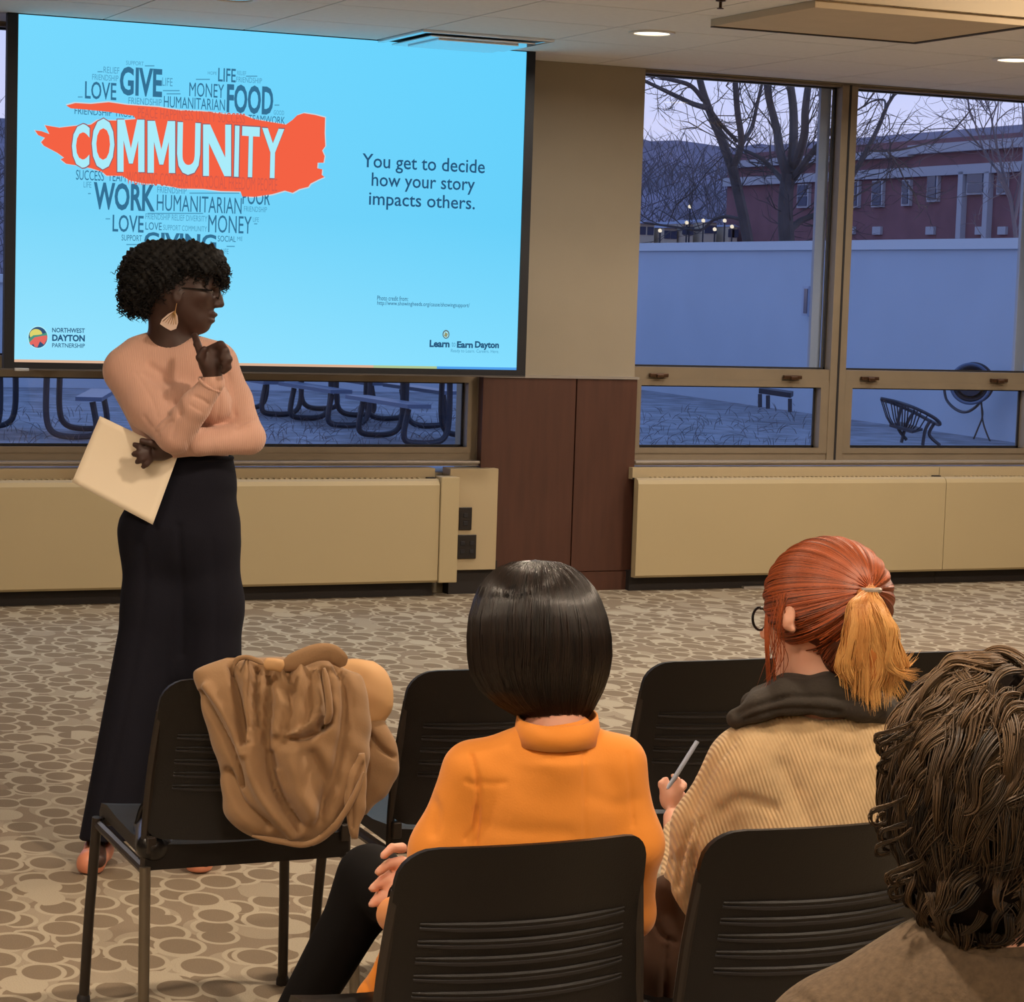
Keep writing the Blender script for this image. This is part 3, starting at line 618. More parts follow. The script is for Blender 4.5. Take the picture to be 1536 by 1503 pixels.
MB().tube([hc-ax*.17, hc-ax*.15], 30*sc_, 24).build('drum_side', M['iron'], hr); MB().tube([hc-ax*.18, hc+ax*.18], .16, 16).build('hub', M['iron'], hr)
MB().tube([hc, hc-en*.5-ez*0.02], .03, 8).build('bracket', M['iron'], hr)
MB().tube(smooth_line([on_wall(x, y, -.25) for x, y in ((1416, 580), (1420, 600), (1434, 614), (1450, 618), (1466, 608), (1472, 596))]), .02, 6).build('loose_hose', M['iron'], hr, True)
MB().tube(smooth_line([on_wall(x, y, -.25) for x, y in ((1470, 600), (1474, 622), (1466, 645), (1458, 664))]), .012, 6).build('loose_hose', M['bark'], hr, True)
MB().tube(smooth_line([on_wall(x, y, -.25) for x, y in ((1472, 600), (1474, 630), (1480, 650), (1488, 668))]), .012, 6).build('loose_hose', M['bark'], hr, True)
# hoop garden chair made of bent rods
gc = empty('garden_chair', tuple(on_z(1365, 662, GZ)), 'tub-shaped wire garden chair on the patio before the white wall', 'chair')
D1 = 27.5
def P(x, y, dd=0): return at(x, y, D1+dd)
rim = smooth_line([P(1321, 598), P(1345, 603), P(1372, 612, -.3), P(1400, 626, -.3), P(1410, 636, -.1), P(1400, 634, .3), P(1370, 618, .5), P(1340, 605, .4), P(1323, 600)])
MB().tube(rim, .022, 6).build('seat_rim', M['iron'], gc, True)
rods = MB()
for k in range(13):
    t_ = k/12; a = np.array(rim[int(t_*16)]); b_ = P(1338+t_*30, 640+t_*8); rods.tube([a, (a+b_)/2-UP*.05, b_], .008, 5)
rods.build('back_rods', M['iron'], gc)
MB().prism([P(1334, 640), P(1368, 650, -.3), P(1384, 646, .1), P(1350, 636, .4)], (0, 0, .03)).build('seat', M['iron'], gc)
for pts in (((1352, 610), (1347, 640), (1360, 660)), ((1372, 616), (1360, 636), (1352, 664)), ((1396, 630), (1388, 645), (1384, 668)), ((1402, 634), (1394, 652), (1410, 668))):
    MB().tube(smooth_line([P(*q) for q in pts]), .02, 6).build('leg', M['iron'], gc, True)
# low bench by the wall at the left bay
bn = empty('patio_bench', tuple(on_z(1165, 615, GZ)), 'small dark bench standing against the far white wall', 'bench'); D2 = 33
MB().prism([at(1138, 590, D2), at(1186, 597, D2), at(1190, 594, D2+.6), at(1142, 588, D2+.6)], (0, 0, .07)).build('seat', M['iron'], bn)
for x, y in ((1140, 591), (1152, 593), (1185, 598)): MB().tube([at(x, y, D2), at(x, y+20, D2)], .03, 6).build('leg', M['iron'], bn)

def picnic(o, r_, label, L=1.9, grp='metal picnic tables on the patio'):
    """o = ground centre, r_ = heading of the long side"""
    t_ = empty('picnic_table', tuple(o), label, 'picnic table', grp); u = np.array([math.cos(r_), math.sin(r_), 0]); v_ = np.array([-u[1], u[0], 0]); z = np.array([0, 0, 1.]); o = np.array(o)
    def plank(c, w_, nm):
        q = o+c; MB().prism([q-u*L/2-v_*w_/2, q+u*L/2-v_*w_/2, q+u*L/2+v_*w_/2, q-u*L/2+v_*w_/2], (0, 0, .045)).build(nm, M['tabletop'], t_)
    for k in range(3): plank(v_*(k-1)*.26+z*.74, .25, 'top_plank')
    for s in (-1, 1): plank(v_*s*.72+z*.44, .28, 'bench_plank')
    for s in (-1, 1):
        b_ = o+u*s*L*.36
        for q in (-1, 1):
            MB().tube(smooth_line([b_+v_*q*.25+z*.72, b_+v_*q*.25+z*.25, b_+v_*q*.34+z*.07, b_+v_*q*.6+z*.04, b_+v_*q*.78+z*.1, b_+v_*q*.74+z*.42]), .035, 8).build('leg', M['iron'], t_, True)
    return t_
def gp(px, py): return on_z(px, py, GZ)
q = gp(45, 652); picnic(q, 1.25, 'dark blue metal picnic table outside, left of the presenter'); 
q = on_z(452, 572, .19)*[1, 1, 0]+[0, 0, GZ]; picnic(q, 1.6, 'dark metal picnic table outside just right of the presenter')
q = on_z(552, 585, .19)*[1, 1, 0]+[0, 0, GZ]; picnic(q, 1.6, 'middle picnic table outside the lower left window')
q = on_z(668, 606, .19)*[1, 1, 0]+[0, 0, GZ]; picnic(q, 1.6, 'picnic table outside nearest the right end of the left window')
# pale drifts and wall seen far behind the tables
fb = tag(MB().prism([gp(-200, 578), gp(760, 590), gp(760, 590)+np.array([0, 2, 0]), gp(-200, 578)+np.array([0, 2, 0])], (0, 0, 1.7)).build('far_patio_wall', M['parapet']), 'white far wall of the patio behind the picnic tables', 'wall')
MB().prism([gp(-200, 578)+[0, -.06, 1.6], gp(760, 590)+[0, -.06, 1.6], gp(760, 590)+np.array([0, 2, 1.6]), gp(-200, 578)+np.array([0, 2, 1.6])], (0, 0, .12)).build('wall_cap', M['parapet_cap'], fb)
# dry weeds and frosted stalks on the patio
K = 520; P0 = []
for _ in range(K):
    px = rng.uniform(380, 710) if rng.random() < .5 else (rng.uniform(940, 1215) if rng.random() < .75 else rng.uniform(0, 130)); py = rng.uniform(615, 675)
    g0 = gp(px, py); hgt = rng.uniform(.03, .16); lean = rng.normal(0, .09, 3); lean[2] = 0
    P0.append([g0, g0+np.array([0, 0, hgt*.5])+lean*.3, g0+np.array([0, 0, hgt])+lean])
o = strands('dry_weeds', P0, .005, M['twig']); tag(o, 'dry weed stalks poking up from the frosty patio', 'weeds', kind='stuff')

# ground beyond and wooded hill
struct(MB().box((-200, 60, -6), (400, 700, -5)).build('far_ground', M['hill']))
b = bmesh.new(); gx, gy = 90, 14; V = []
for j in range(gy):
    for i in range(gx):
        a = math.radians(-8+i*(58/(gx-1))); Dh = 250+j*18; x, y = Dh*math.sin(a), Dh*math.cos(a)
        base = max(0, 1-abs(j-7)/7)
        az = math.degrees(a); prof = 30+.8*math.sin(az*.35+1)+.5*math.sin(az*.8)+rng.normal(0, .35)-max(0, az-30)*.3
        V.append((x, y, -5+base*prof))
vs = [b.verts.new(v_) for v_ in V]
for j in range(gy-1):
    for i in range(gx-1): b.faces.new((vs[j*gx+i], vs[j*gx+i+1], vs[(j+1)*gx+i+1], vs[(j+1)*gx+i]))
me = bpy.data.meshes.new('hill'); b.to_mesh(me); b.free(); me.materials.append(M['hill']); tag(link('hill', me), 'low wooded hill on the horizon', 'hill')
K = 15000; P0 = []                                            # leafless crowns along the hill
for _ in range(K):
    a = math.radians(rng.uniform(20, 42) if rng.random() < .8 else rng.uniform(5, 14)); Dh = rng.uniform(190, 372); x, y = Dh*math.sin(a), Dh*math.cos(a)
    z0 = rng.uniform(-5, 9.5+(Dh-190)*.088); d_ = rng.normal(0, 2.2, 3); hg = rng.uniform(1.5, 3.5)
    P0.append([(x, y, z0), (x+d_[0]*.4, y, z0+hg*.5), (x+d_[0], y, z0+hg)])
tag(strands('hill_brush', P0, .055, M['twig']), 'mass of bare purple-grey trees covering the hill', 'trees', kind='stuff')

# bare trees just behind the patio wall
def tree(name, label, D, limbs, nt, seed, tw=.55, m_='bark'):
    g = np.random.default_rng(seed); L = [smooth_line([at(x, y, D+dd) for x, y, dd in pts], 5) for pts, r0, r1 in limbs]
    base = L[0][0].copy(); t_ = empty(name, (base[0], base[1], -4), label, 'tree')
    for n_, (l, (pts, r0, r1)) in enumerate(zip(L, limbs)):
        rs = np.linspace(r0, r1, len(l))*D/F
        if n_ == 0: l = np.vstack([[base[0], base[1], -4.0], l]); rs = np.r_[rs[0]*1.2, rs]
        MB().tube(l, rs, 8).build('trunk' if n_ == 0 else 'branch', M[m_], t_, True)
    tips = []
    def grow(p, d, ln, r, lev):
        pts = [p]; 
        for k in range(3):
            d = d+g.normal(0, .22, 3); d[2] += .05; d /= np.linalg.norm(d); p = p+d*ln/3; pts.append(p)
        tips.append((pts, r))
        if lev > 0:
            for k in range(3):
                q = pts[g.integers(1, 4)]; nd = d+g.normal(0, .6, 3); grow(q, nd/np.linalg.norm(nd), ln*.62, r*.6, lev-1)
    for k in range(nt):
        l = L[g.integers(0, len(L))]; j = g.integers(len(l)//4, len(l)-1); d = l[j+1]-l[j]; d = d/np.linalg.norm(d)+g.normal(0, .7, 3); grow(l[j], d/np.linalg.norm(d), tw*g.uniform(1, 2.6), .014*D/45, 2)
    for l in L[1:]:
        d = l[-1]-l[-2]; grow(l[-1], d/np.linalg.norm(d), tw*2.5, .022*D/45, 3)
    o = strands('twigs', [t[0] for t in tips], np.array([t[1] for t in tips]), M['bark' if m_ == 'bark' else 'twig'], t_); o['kind'] = 'stuff'
    return t_
tree('bare_tree', 'thick bare tree with forked trunk left of the window mullion', 42, [
    ([(1186, 420, 0), (1180, 362, 0), (1178, 310, 0), (1182, 262, 0)], 13, 11),
    ([(1182, 265, 0), (1172, 235, 0), (1164, 190, .5), (1152, 140, .5), (1148, 90, .5)], 8, 5),
    ([(1186, 262, 0), (1190, 215, .3), (1190, 165, .6), (1184, 115, .6), (1182, 80, .6)], 8, 5),
    ([(1192, 250, 0), (1206, 205, -.4), (1208, 165, -.6), (1214, 120, -.6), (1225, 85, -.6)], 7, 4.5),
    ([(1190, 268, 0), (1206, 245, -.3), (1230, 215, -.5), (1262, 180, -.6)], 6, 3.5),
    ([(1178, 275, 0), (1160, 255, .5), (1142, 238, .6), (1118, 226, .7)], 4.5, 2.5),
    ([(1184, 345, 0), (1200, 332, .2), (1214, 326, .2), (1232, 318, .2)], 6, 4)], 46, 3)
tree('bare_tree', 'leaning bare tree with crooked limbs at the left of the right windows', 45, [
    ([(1130, 420, 0), (1122, 362, 0), (1112, 310, 0), (1098, 250, 0)], 9, 8),
    ([(1098, 252, 0), (1082, 210, .3), (1062, 160, .4), (1050, 120, .4), (1046, 85, .4)], 7, 4.5),
    ([(1100, 250, 0), (1112, 215, -.3), (1106, 165, -.5), (1102, 110, -.5), (1100, 80, -.5)], 5.5, 4),
    ([(1062, 162, 0), (1040, 156, .3), (1010, 142, .5), (985, 130, .6), (960, 118, .7)], 4.5, 2.5),
    ([(1055, 150, 0), (1035, 128, -.3), (1000, 118, -.5), (975, 110, -.6)], 4, 2.5),
    ([(1062, 160, 0), (1080, 185, .4), (1106, 212, .3)], 3.5, 3),
    ([(1114, 215, 0), (1128, 190, .6), (1134, 165, .7), (1142, 130, .8), (1150, 100, .8)], 3.5, 2),
    ([(1114, 330, 0), (1090, 325, .4), (1070, 330, .6), (1050, 345, .7), (1010, 340, .8), (966, 334, .8)], 3, 1.6)], 46, 5)
tree('bare_tree', 'slim dark bare tree crossing the brick building', 48, [
    ([(1230, 430, 0), (1262, 300, 0), (1290, 245, 0), (1302, 222, 0)], 4.5, 4),
    ([(1302, 222, 0), (1318, 190, .2), (1330, 160, .3), (1342, 140, .3), (1352, 118, .3)], 4, 2),
    ([(1298, 226, 0), (1340, 226, .4), (1380, 218, .6), (1410, 206, .7)], 2, 1),
    ([(1328, 165, 0), (1326, 150, .5), (1308, 152, .8), (1296, 160, .8)], 2, 1),
    ([(1330, 225, 0), (1345, 245, .5), (1356, 268, .7)], 1.8, 1)], 22, 8, .5)
tree('bare_tree', 'thin upright bare tree before the building at the right', 60, [
    ([(1530, 430, 0), (1518, 310, 0), (1500, 260, 0)], 3.5, 3), ([(1510, 280, 0), (1494, 215, .3), (1486, 170, .3)], 2.5, 1.2), ([(1522, 330, 0), (1536, 240, -.3), (1534, 160, -.4)], 3, 1.5), ([(1502, 262, 0), (1478, 232, .6), (1466, 195, .6)], 2, 1)], 26, 11, .7, 'twig')

# brick building across the way
BL_, BR_ = at(1090, 300, 178), at(1560, 300, 142); bl = BL_[:2]; bd = (BR_-BL_)[:2]; BLn = np.linalg.norm(bd); bd /= BLn; bn_ = np.array([-bd[1], bd[0]])
def on_b(px, py, off=0):
    d = ray(px, py); p0 = bl+bn_*off; t_ = (p0@bn_)/(d[:2]@bn_); return CAMP+d*t_
def bbox_(x0, y0, x1, y1, o0, o1, mb=None):
    """piece of facade between photo corners, from offset o0 (towards us) to o1"""
    a, b_ = on_b(x0, (y0+y1)/2), on_b(x1, (y0+y1)/2); ztl, ztr = on_b(x0, y0)[2], on_b(x1, y0)[2]; z1 = on_b((x0+x1)/2, y0)[2]; z0 = on_b((x0+x1)/2, y1)[2]
    n3 = np.array([*bn_, 0]); a[2] = b_[2] = z0; a = a+n3*o0; b_ = b_+n3*o0; return (mb or MB()).prism([a, b_, b_+n3*(o1-o0), a+n3*(o1-o0)], (0, 0, z1-z0))
bd_ = empty('brick_building', tuple(at(1330, 430, 160)), 'long red brick building with pale stone bands beyond the patio wall', 'building')
ztop = on_b(1330, 214)[2]; zband1, zband0 = on_b(1330, 254)[2], on_b(1330, 268)[2]
def long_(z0, z1, o0, o1, s0=0, s1=None):
    a = np.array([*(bl+bd*s0), z0]); b_ = np.array([*(bl+bd*(s1 or BLn)), z0]); n3 = np.array([*bn_, 0]); return MB().prism([a+n3*o0, b_+n3*o0, b_+n3*o1, a+n3*o1], (0, 0, z1-z0))
long_(-5, ztop, 0, 14, 0, BLn+20).build('brick_wall', M['brick'], bd_)
zc1, zc0 = on_b(1300, 232)[2], on_b(1300, 243)[2]
long_(zband0, zband1, -.4, 0, 0, BLn+20).build('stone_band', M['stone'], bd_)
bbox_(1100, 233, 1371, 244, -.5, .1).build('cornice', M['stone'], bd_)
bbox_(1371, 212, 1560, 226, -.5, .3).build('cornice', M['stone'], bd_)
long_(ztop, ztop+.5, .2, 13, 0, BLn+20).build('roof', M['roofm'], bd_)
bbox_(1270, 206, 1314, 222, 1, 6).build('roof_block', M['brick'], bd_); bbox_(1376, 198, 1388, 212, 3, 5).build('chimney', M['roofm'], bd_)
for (x0, y0, x1, y1) in ((1200, 276, 1217, 312), (1277, 272, 1292, 312), (1312, 271, 1328, 311), (1357, 270, 1369, 309), (1395, 262, 1411, 303), (1455, 258, 1482, 292), (1500, 258, 1514, 292)):
    f = bbox_(x0, y0, x1, y1, -.25, .1).build('window_frame', M['stone'], bd_)
    mx_ = (x0+x1)/2; my_ = (y0+y1)/2
    for (a, b_, c, d) in ((x0+2, y0+2, x1-2, my_-.8), (x0+2, my_+.8, x1-2, y1-3)): bbox_(a, b_, c, d, -.32, -.2).build('pane', M['farglass'], f)
for x0 in (1443, 1482): bbox_(x0, 258, x0+7, 358, -.4, .1).build('pilaster', M['stone'], bd_)
for x in (1272, 1312, 1392, 1466, 1500): bbox_(x, 340, x+12, 352, -.2, .1).build('window_frame', M['stone'], bd_)
# houses and street lights low between the trees
hl = ['leftmost pale distant house, against the pier edge', 'second distant house from the left under the hill', 'small distant house between the street lamps', 'distant house left of the leaning tree trunk', 'distant house nearest the leaning tree trunk']
for k, (x, y, w_, h_) in enumerate(((970, 338, 26, 14), (1006, 344, 22, 12), (1032, 338, 18, 12), (1066, 336, 20, 14), (1100, 342, 14, 10))):
    D = 175; c = at(x, y, D); s = D/F; w2, h2 = w_*s/2, h_*s/2; o = empty('far_house', (c[0], c[1], -5), hl[k], 'house', 'pale distant houses under the hill')
    MB().box((c[0]-w2, c[1], -5), (c[0]+w2, c[1]+5, c[2]+h2*.3)).build('wall', M['house'], o)
    MB().prism([(c[0]-w2*1.15, c[1]-.3, c[2]+h2*.3), (c[0]+w2*1.15, c[1]-.3, c[2]+h2*.3), (c[0], c[1]-.3, c[2]+h2)], (0, 5.6, 0)).build('roof', M['roofm'], o)
    for j in range(2): MB().box((c[0]+(j-.5)*w2-.25, c[1]-.05, c[2]-.7), (c[0]+(j-.5)*w2+.25, c[1], c[2]-.1)).build('window', M['farglass'], o)
M['street'] = emat('street_lamp_glow', (1, .85, .65), 1.1)
for x, y in ((1035, 310), (1055, 331), (1087, 331), (1098, 340), (1072, 344), (990, 346), (1030, 334)):
    D = 170; c = at(x, y, D); o = empty('street_lamp', (c[0], c[1], -5), 'small lit street lamp far away under the hill', 'street lamp', 'small lit street lamps far away')
    MB().tube([(c[0], c[1], -5), tuple(c)], .06, 5).build('post', M['iron'], o); bm = MB(); bmesh.ops.create_icosphere(bm.b, subdivisions=1, radius=.16, matrix=Matrix.Translation(Vector(c))); bm.build('lamp_head', M['street'], o, True)
# ------------------------------------------------------------------ chairs
def chair_back(hw0=.215, hw1=.195, z0=.47, z1=.80, th=.011):
    """concave plastic back with rounded upper corners; local: back at y=0, sitter on +y"""
    nu, nv = 24, 18; V = []
    def f(u, v):
        z = z0+(z1-z0)*v; hw = hw0+(hw1-hw0)*v; rc = .05
        dz = z1-z
        if dz < rc: hw -= rc-math.sqrt(max(0, rc*rc-(rc-dz)**2))
        dz = z-z0
        if dz < .03: hw -= .03-math.sqrt(max(0, .03**2-(.03-dz)**2))
        x = u*hw; y = -.028+.055*(x/.2)**2 - .035*(v-.0)*v + .01*math.sin(v*3)
        return x, y, z+(.004*(1-u*u) if v > .99 else 0)
    vv = [0, .01, .03, .06]+list(np.linspace(.1, .84, 14))+[.88, .92, .95, .975, .99, 1]
    for s in (0, 1):
        for v in vv:
            for i in range(nu+1):
                u = -1+2*i/nu; x, y, z = f(u, v); V.append((x, y+(th if s else 0), z))
    W, Hh = nu+1, len(vv); Q = []
    for j in range(Hh-1):
        for i in range(nu):
            a = j*W+i; Q.append((a, a+1, a+W+1, a+W)); a2 = a+W*Hh; Q.append((a2, a2+W, a2+W+1, a2+1))
    for j in range(Hh-1):
        for i in (0, nu):
            a = j*W+i; b_ = a+W*Hh; Q.append((a, a+W, b_+W, b_) if i == 0 else (a, b_, b_+W, a+W))
    for i in range(nu):
        for j in (0, Hh-1):
            a = j*W+i; b_ = a+W*Hh; Q.append((a, b_, b_+1, a+1) if j == 0 else (a, a+1, b_+1, b_))
    return V, Q, f
def make_chair():
    o = empty('stacking_chair', (0, 0, 0), '', 'chair', 'black plastic stacking chairs')
    V, Q, f = chair_back(); me = mesh_np('backrest', V, Q, M['chair']); me.set_sharp_from_angle(angle=math.radians(50)); bk = link('backrest', me, o)
    for k in range(5):                                      # moulded slots: a raised lip over a dark groove
        z = .683-.026*k; v = (z-.47)/.33; pts = []; pt2 = []
        for i in range(17):
            u = (-.80+1.6*i/16); x, y, zz = f(u, v); e_ = 1-abs(i-8)/8; pts.append((x, y-.0015, zz)); pt2.append((x, y+.0005, zz-.006))
        r_ = [.0022+.0022*min(1, 3*(1-abs(i-8)/8)) for i in range(17)]
        MB().tube(pts, r_, 6).build('slot_lip', M['chair'], bk, True)
        MB().tube(pt2, [q*1.2 for q in r_], 6).build('slot', M['gasket'], bk, True)
    # seat shell: slight dish, waterfall front, deep rear apron
    prof = [(.03, .405), (.03, .452), (.05, .456), (.15, .446), (.3, .446), (.4, .45), (.455, .442), (.475, .425), (.47, .41), (.43, .425), (.06, .425), (.05, .405)]
    s = MB(); prev = None; b_ = s.b; nx = 10
    for i in range(nx+1):
        u = -1+2*i/nx; row = [b_.verts.new((u*.215*(1-.06*max(0, (y-.1)/.37)), y, z+(.008*abs(u)**3 if z > .43 else 0))) for y, z in prof]
        if prev:
            for j in range(len(prof)): b_.faces.new((prev[j], prev[(j+1) % len(prof)], row[(j+1) % len(prof)], row[j]))
        else: b_.faces.new(row)
        prev = row
    b_.faces.new(prev[::-1]); s.build('seat', M['chair'], o, True)
    for sx_ in (-1, 1):
        MB().tube([(sx_*.212, .45, .42), (sx_*.222, .47, .2), (sx_*.228, .485, 0)], .0115, 10).build('leg', M['tubedark'], o, True)
        MB().tube([(sx_*.218, .02, .415), (sx_*.222, .0, .2), (sx_*.226, -.02, 0)], .0115, 10).build('leg', M['tube'], o, True)  # rear legs brighter than the front: light on them put into the colour
        MB().tube([(sx_*.21, .44, .405), (sx_*.214, .03, .405)], .011, 8).build('side_rail', M['tubedark'], o, True)
        MB().tube(smooth_line([(sx_*.214, .04, .41), (sx_*.212, .042, .5), (sx_*.204, .034, .62), (sx_*.192, .02, .73)], 4), .009, 8).build('back_upright', M['tubedark'], o, True)
        MB().box((sx_*.205-.010, .02, .44), (sx_*.205+.010, .05, .475), .003).build('bracket', M['tubedark'], o)
    MB().box((-.2, .435, .402), (.2, .455, .42), .004).build('front_rail', M['tubedark'], o)
    for sx_ in (-1, 1):
        for y in (.485, -.02): MB().lathe((sx_*(.228 if y > 0 else .226), y, 0), [(0, 0), (.015, 0), (.015, .012), (.012, .02), (0, .02)], 12).build('foot_glide', M['gasket'], o, True)
    return o
chair0 = make_chair()
spots = [(1.41, 4.50, 'black stacking chair with the tan coat over its back'), (1.93, 4.49, 'empty black chair between the tan coat and the woman in orange'),
         (2.475, 4.49, 'empty black chair in front of the red-haired woman'), (3.03, 4.49, 'black chair half hidden behind the ponytail'),
         (3.575, 4.49, 'black chair at the right edge, furthest along the front row'),
         (1.375, 3.07, 'black slotted chair the woman in orange sits on'), (1.855, 3.05, 'black slotted chair the red-haired woman sits on'), (1.30, 1.60, 'black chair under the curly-haired person, mostly out of view')]
for i, (x, y, lb) in enumerate(spots):
    o = chair0 if i == 0 else copy_tree(chair0); o.location = (x, y, 0); o['label'] = lb
# ------------------------------------------------------------------ people
M['skin_dark'] = mat('deep_brown_skin', lin(66, 45, 40), .5, var=.08, vscale=20, sss=.05)
M['skin_light'] = mat('light_skin', lin(214, 160, 136), .55, var=.05, vscale=15, sss=.1)
M['lip_dark'] = mat('dark_lips', lin(86, 50, 48), .4)
M['knit_pink'] = wavy(mat('peach_ribbed_knit', lin(210, 166, 148), .85, sheen=.3, var=.04) , 1300, .25, (.918, -.396, .05))
M['trouser'] = mat('black_trousers', lin(22, 22, 32), .9, spec=.2, var=.08, bump=.15, bscale=300)
M['shoe'] = mat('peach_leather', lin(218, 142, 112), .4)
M['paper'] = mat('white_paper', lin(240, 226, 202), .7)
M['shell'] = mat('cream_shell', lin(214, 190, 176), .35)
M['blackplastic'] = mat('black_plastic', lin(16, 15, 17), .25)
M['goldmetal'] = mat('gold_metal', lin(196, 160, 110), .3, metal=1)
M['hair_black'] = hairmat('black_curls', lin(6, 6, 9), lin(13, 12, 17), .75)
M['hair_bob'] = hairmat('dark_brown_bob', lin(9, 6, 5), lin(34, 23, 18), .34)
M['hair_red'] = hairmat('copper_hair', lin(70, 30, 14), lin(196, 98, 50), .45)
M['hair_gold'] = hairmat('golden_ponytail', lin(184, 112, 52), lin(252, 204, 128), .42)
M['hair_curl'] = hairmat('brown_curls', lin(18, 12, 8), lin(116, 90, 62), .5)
M['jacket'] = mat('mustard_orange_cloth', lin(222, 136, 42), .8, var=.04, vscale=6, bump=.12, bscale=350, sheen=.2)
M['tights'] = mat('black_tights', lin(11, 9, 10), .8, spec=.15)
M['skirt'] = mat('dark_green_skirt', lin(24, 27, 28), .85, spec=.2)
M['scarf'] = mat('charcoal_scarf', lin(52, 46, 40), .9, bump=.5, bscale=160)
M['cardigan'] = wavy(mat('oatmeal_knit', lin(196, 166, 124), .9, var=.12, vscale=40, sheen=.3), 1050, .4, (.95, -.2, .32), d2=.003)
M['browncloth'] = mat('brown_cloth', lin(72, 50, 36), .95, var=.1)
M['suit'] = mat('brown_tweed', lin(92, 76, 58), .9, var=.22, vscale=160, bump=.3, bscale=260)
M['pencil'] = mat('blue_pen', lin(150, 160, 180), .35)
M['white_eye'] = mat('eye_white', lin(120, 110, 104), .3)
M['coat'] = mat('camel_coat_cloth', lin(142, 110, 76), .85, var=.08, vscale=5, bump=.15, bscale=260, sheen=.15)
M['lining'] = mat('coat_lining', lin(186, 146, 100), .7)

class Fig:
    """figure laid out in the first view's plane at depth D: q(x, y, dd) with dd metres further away, R(px) radius"""
    def __init__(s, D): s.D = D
    def q(s, x, y, dd=0): return at(x, y, s.D+dd)
    def R(s, r): return r*s.D/F
    def cap(s, S, a, b, ra, rb=None, k=.02, **kw): S.cap(s.q(*a), s.q(*b), s.R(ra), s.R(ra if rb is None else rb), k, **kw)
    def ell(s, S, c, r, dep=None, k=.02, **kw): S.ell(s.q(*c), (s.R(r[0]), s.R(r[1]), s.R(r[0]) if dep is None else dep), k, **kw)
    def chain(s, S, pts, ra, rb=None, k=.006, **kw):
        n = len(pts)-1; rb = ra if rb is None else rb
        for i in range(n): s.cap(S, pts[i], pts[i+1], ra+(rb-ra)*i/n, ra+(rb-ra)*(i+1)/n, k, **kw)

# ---- presenter
G = Fig(6.4)
pr = empty('person', tuple(on_z(210, 1310)), 'standing woman in peach ribbed sweater and black trousers, hand at her chin', 'person')
def torso_arms(S, g):
    """g: growth in px"""
    c = lambda a, b, ra, rb, k=.03, **kw: G.cap(S, a, b, ra+g, rb+g, k, **kw)
    c((246, 512, .03), (206, 530, .02), 20, 24); c((212, 538, .02), (196, 556, .01), 28, 34); c((268, 520, .03), (322, 540, .03), 24, 29)
    c((248, 570, .02), (285, 690, .03), 62, 58, .04, fl=.75); c((190, 560, .06), (262, 680, .06), 32, 40, .04, fl=.8)
    c((290, 560, .0), (318, 640, .0), 42, 36, .04, fl=.8)
    G.ell(S, (318, 606, -.055), (31+g, 30+g), G.R(32+g), k=.03); G.ell(S, (262, 604, -.06), (34+g, 31+g), G.R(34+g), k=.03)
    c((190, 556, .0), (225, 612, -.06), 35, 34, .025); c((225, 610, -.06), (262, 652, -.13), 34, 27, .02)       # near upper arm
    c((262, 652, -.13), (292, 610, -.17), 27, 23, .012); c((292, 610, -.17), (320, 574, -.19), 22, 17, .012)       # forearm rising to the chin
    c((330, 548, .03), (352, 600, .01), 27, 25, .025); c((352, 600, .01), (372, 654, -.03), 25, 24, .02)       # far upper arm
    c((374, 658, -.03), (300, 663, -.10), 24, 20, .015); c((300, 663, -.10), (262, 670, -.09), 20, 17, .012)
def legs(S, g):
    c = lambda a, b, ra, rb, k=.04, **kw: G.cap(S, a, b, ra+g, rb+g, k, **kw)
    c((285, 690, .03), (282, 730, .03), 62, 66, .04, fl=.72); c((282, 730, .03), (268, 795, .03), 68, 86, .05, fl=.72)
    c((226, 800, .02), (226, 910, .02), 45, 40, fl=.9); c((314, 790, .03), (319, 910, .03), 45, 43, fl=.9)
    return c
S = SDF(.0045)
torso_arms(S, -7); c = legs(S, -14)
c((228, 900, .02), (205, 1080, .0), 30, 24, .03); c((205, 1080, .0), (152, 1262, -.02), 24, 13, .03)
c((318, 900, .03), (316, 1080, .03), 30, 24, .03); c((316, 1080, .03), (306, 1262, .03), 24, 13, .03)
for fx, fd in ((147, -.02), (306, .03)): G.cap(S, (fx, 1272, fd), (fx, 1290, fd-.12), 13, 12, .02)
# neck and head in profile, looking to the right and a little down
G.cap(S, (250, 455, .0), (256, 508, .02), 28, 33, .03)
G.ell(S, (262, 420, 0), (56, 50), .083, k=.02); G.ell(S, (290, 436, 0), (38, 46), .066, k=.03)
G.cap(S, (268, 458, 0), (298, 482, 0), 25, 17, .03, fl=1.6); G.ell(S, (303, 488, 0), (10, 9), .022, k=.015)
G.ell(S, (322, 416, 0), (7, 18), .045, k=.02)                         # brow
G.chain(S, [(322, 434, 0), (328, 447, 0), (331, 456, 0)], 3.5, 6, k=.012); G.ell(S, (325, 458, -.012), (6, 4.5), .009, k=.006)   # nose
G.ell(S, (319, 472, 0), (8, 4.2), .026, k=.006); G.ell(S, (315, 481, 0), (8, 4.2), .024, k=.006)                                        # lips
G.ell(S, (319, 438, -.034), (8, 6), .014, k=.008, op=1)
G.ell(S, (302, 445, -.045), (12, 10), .02, k=.02)                      # cheek
G.ell(S, (266, 444, -.078), (7.5, 12), .010, k=.006); G.ell(S, (267, 443, -.088), (4, 7), .006, k=.003, op=1)   # ear
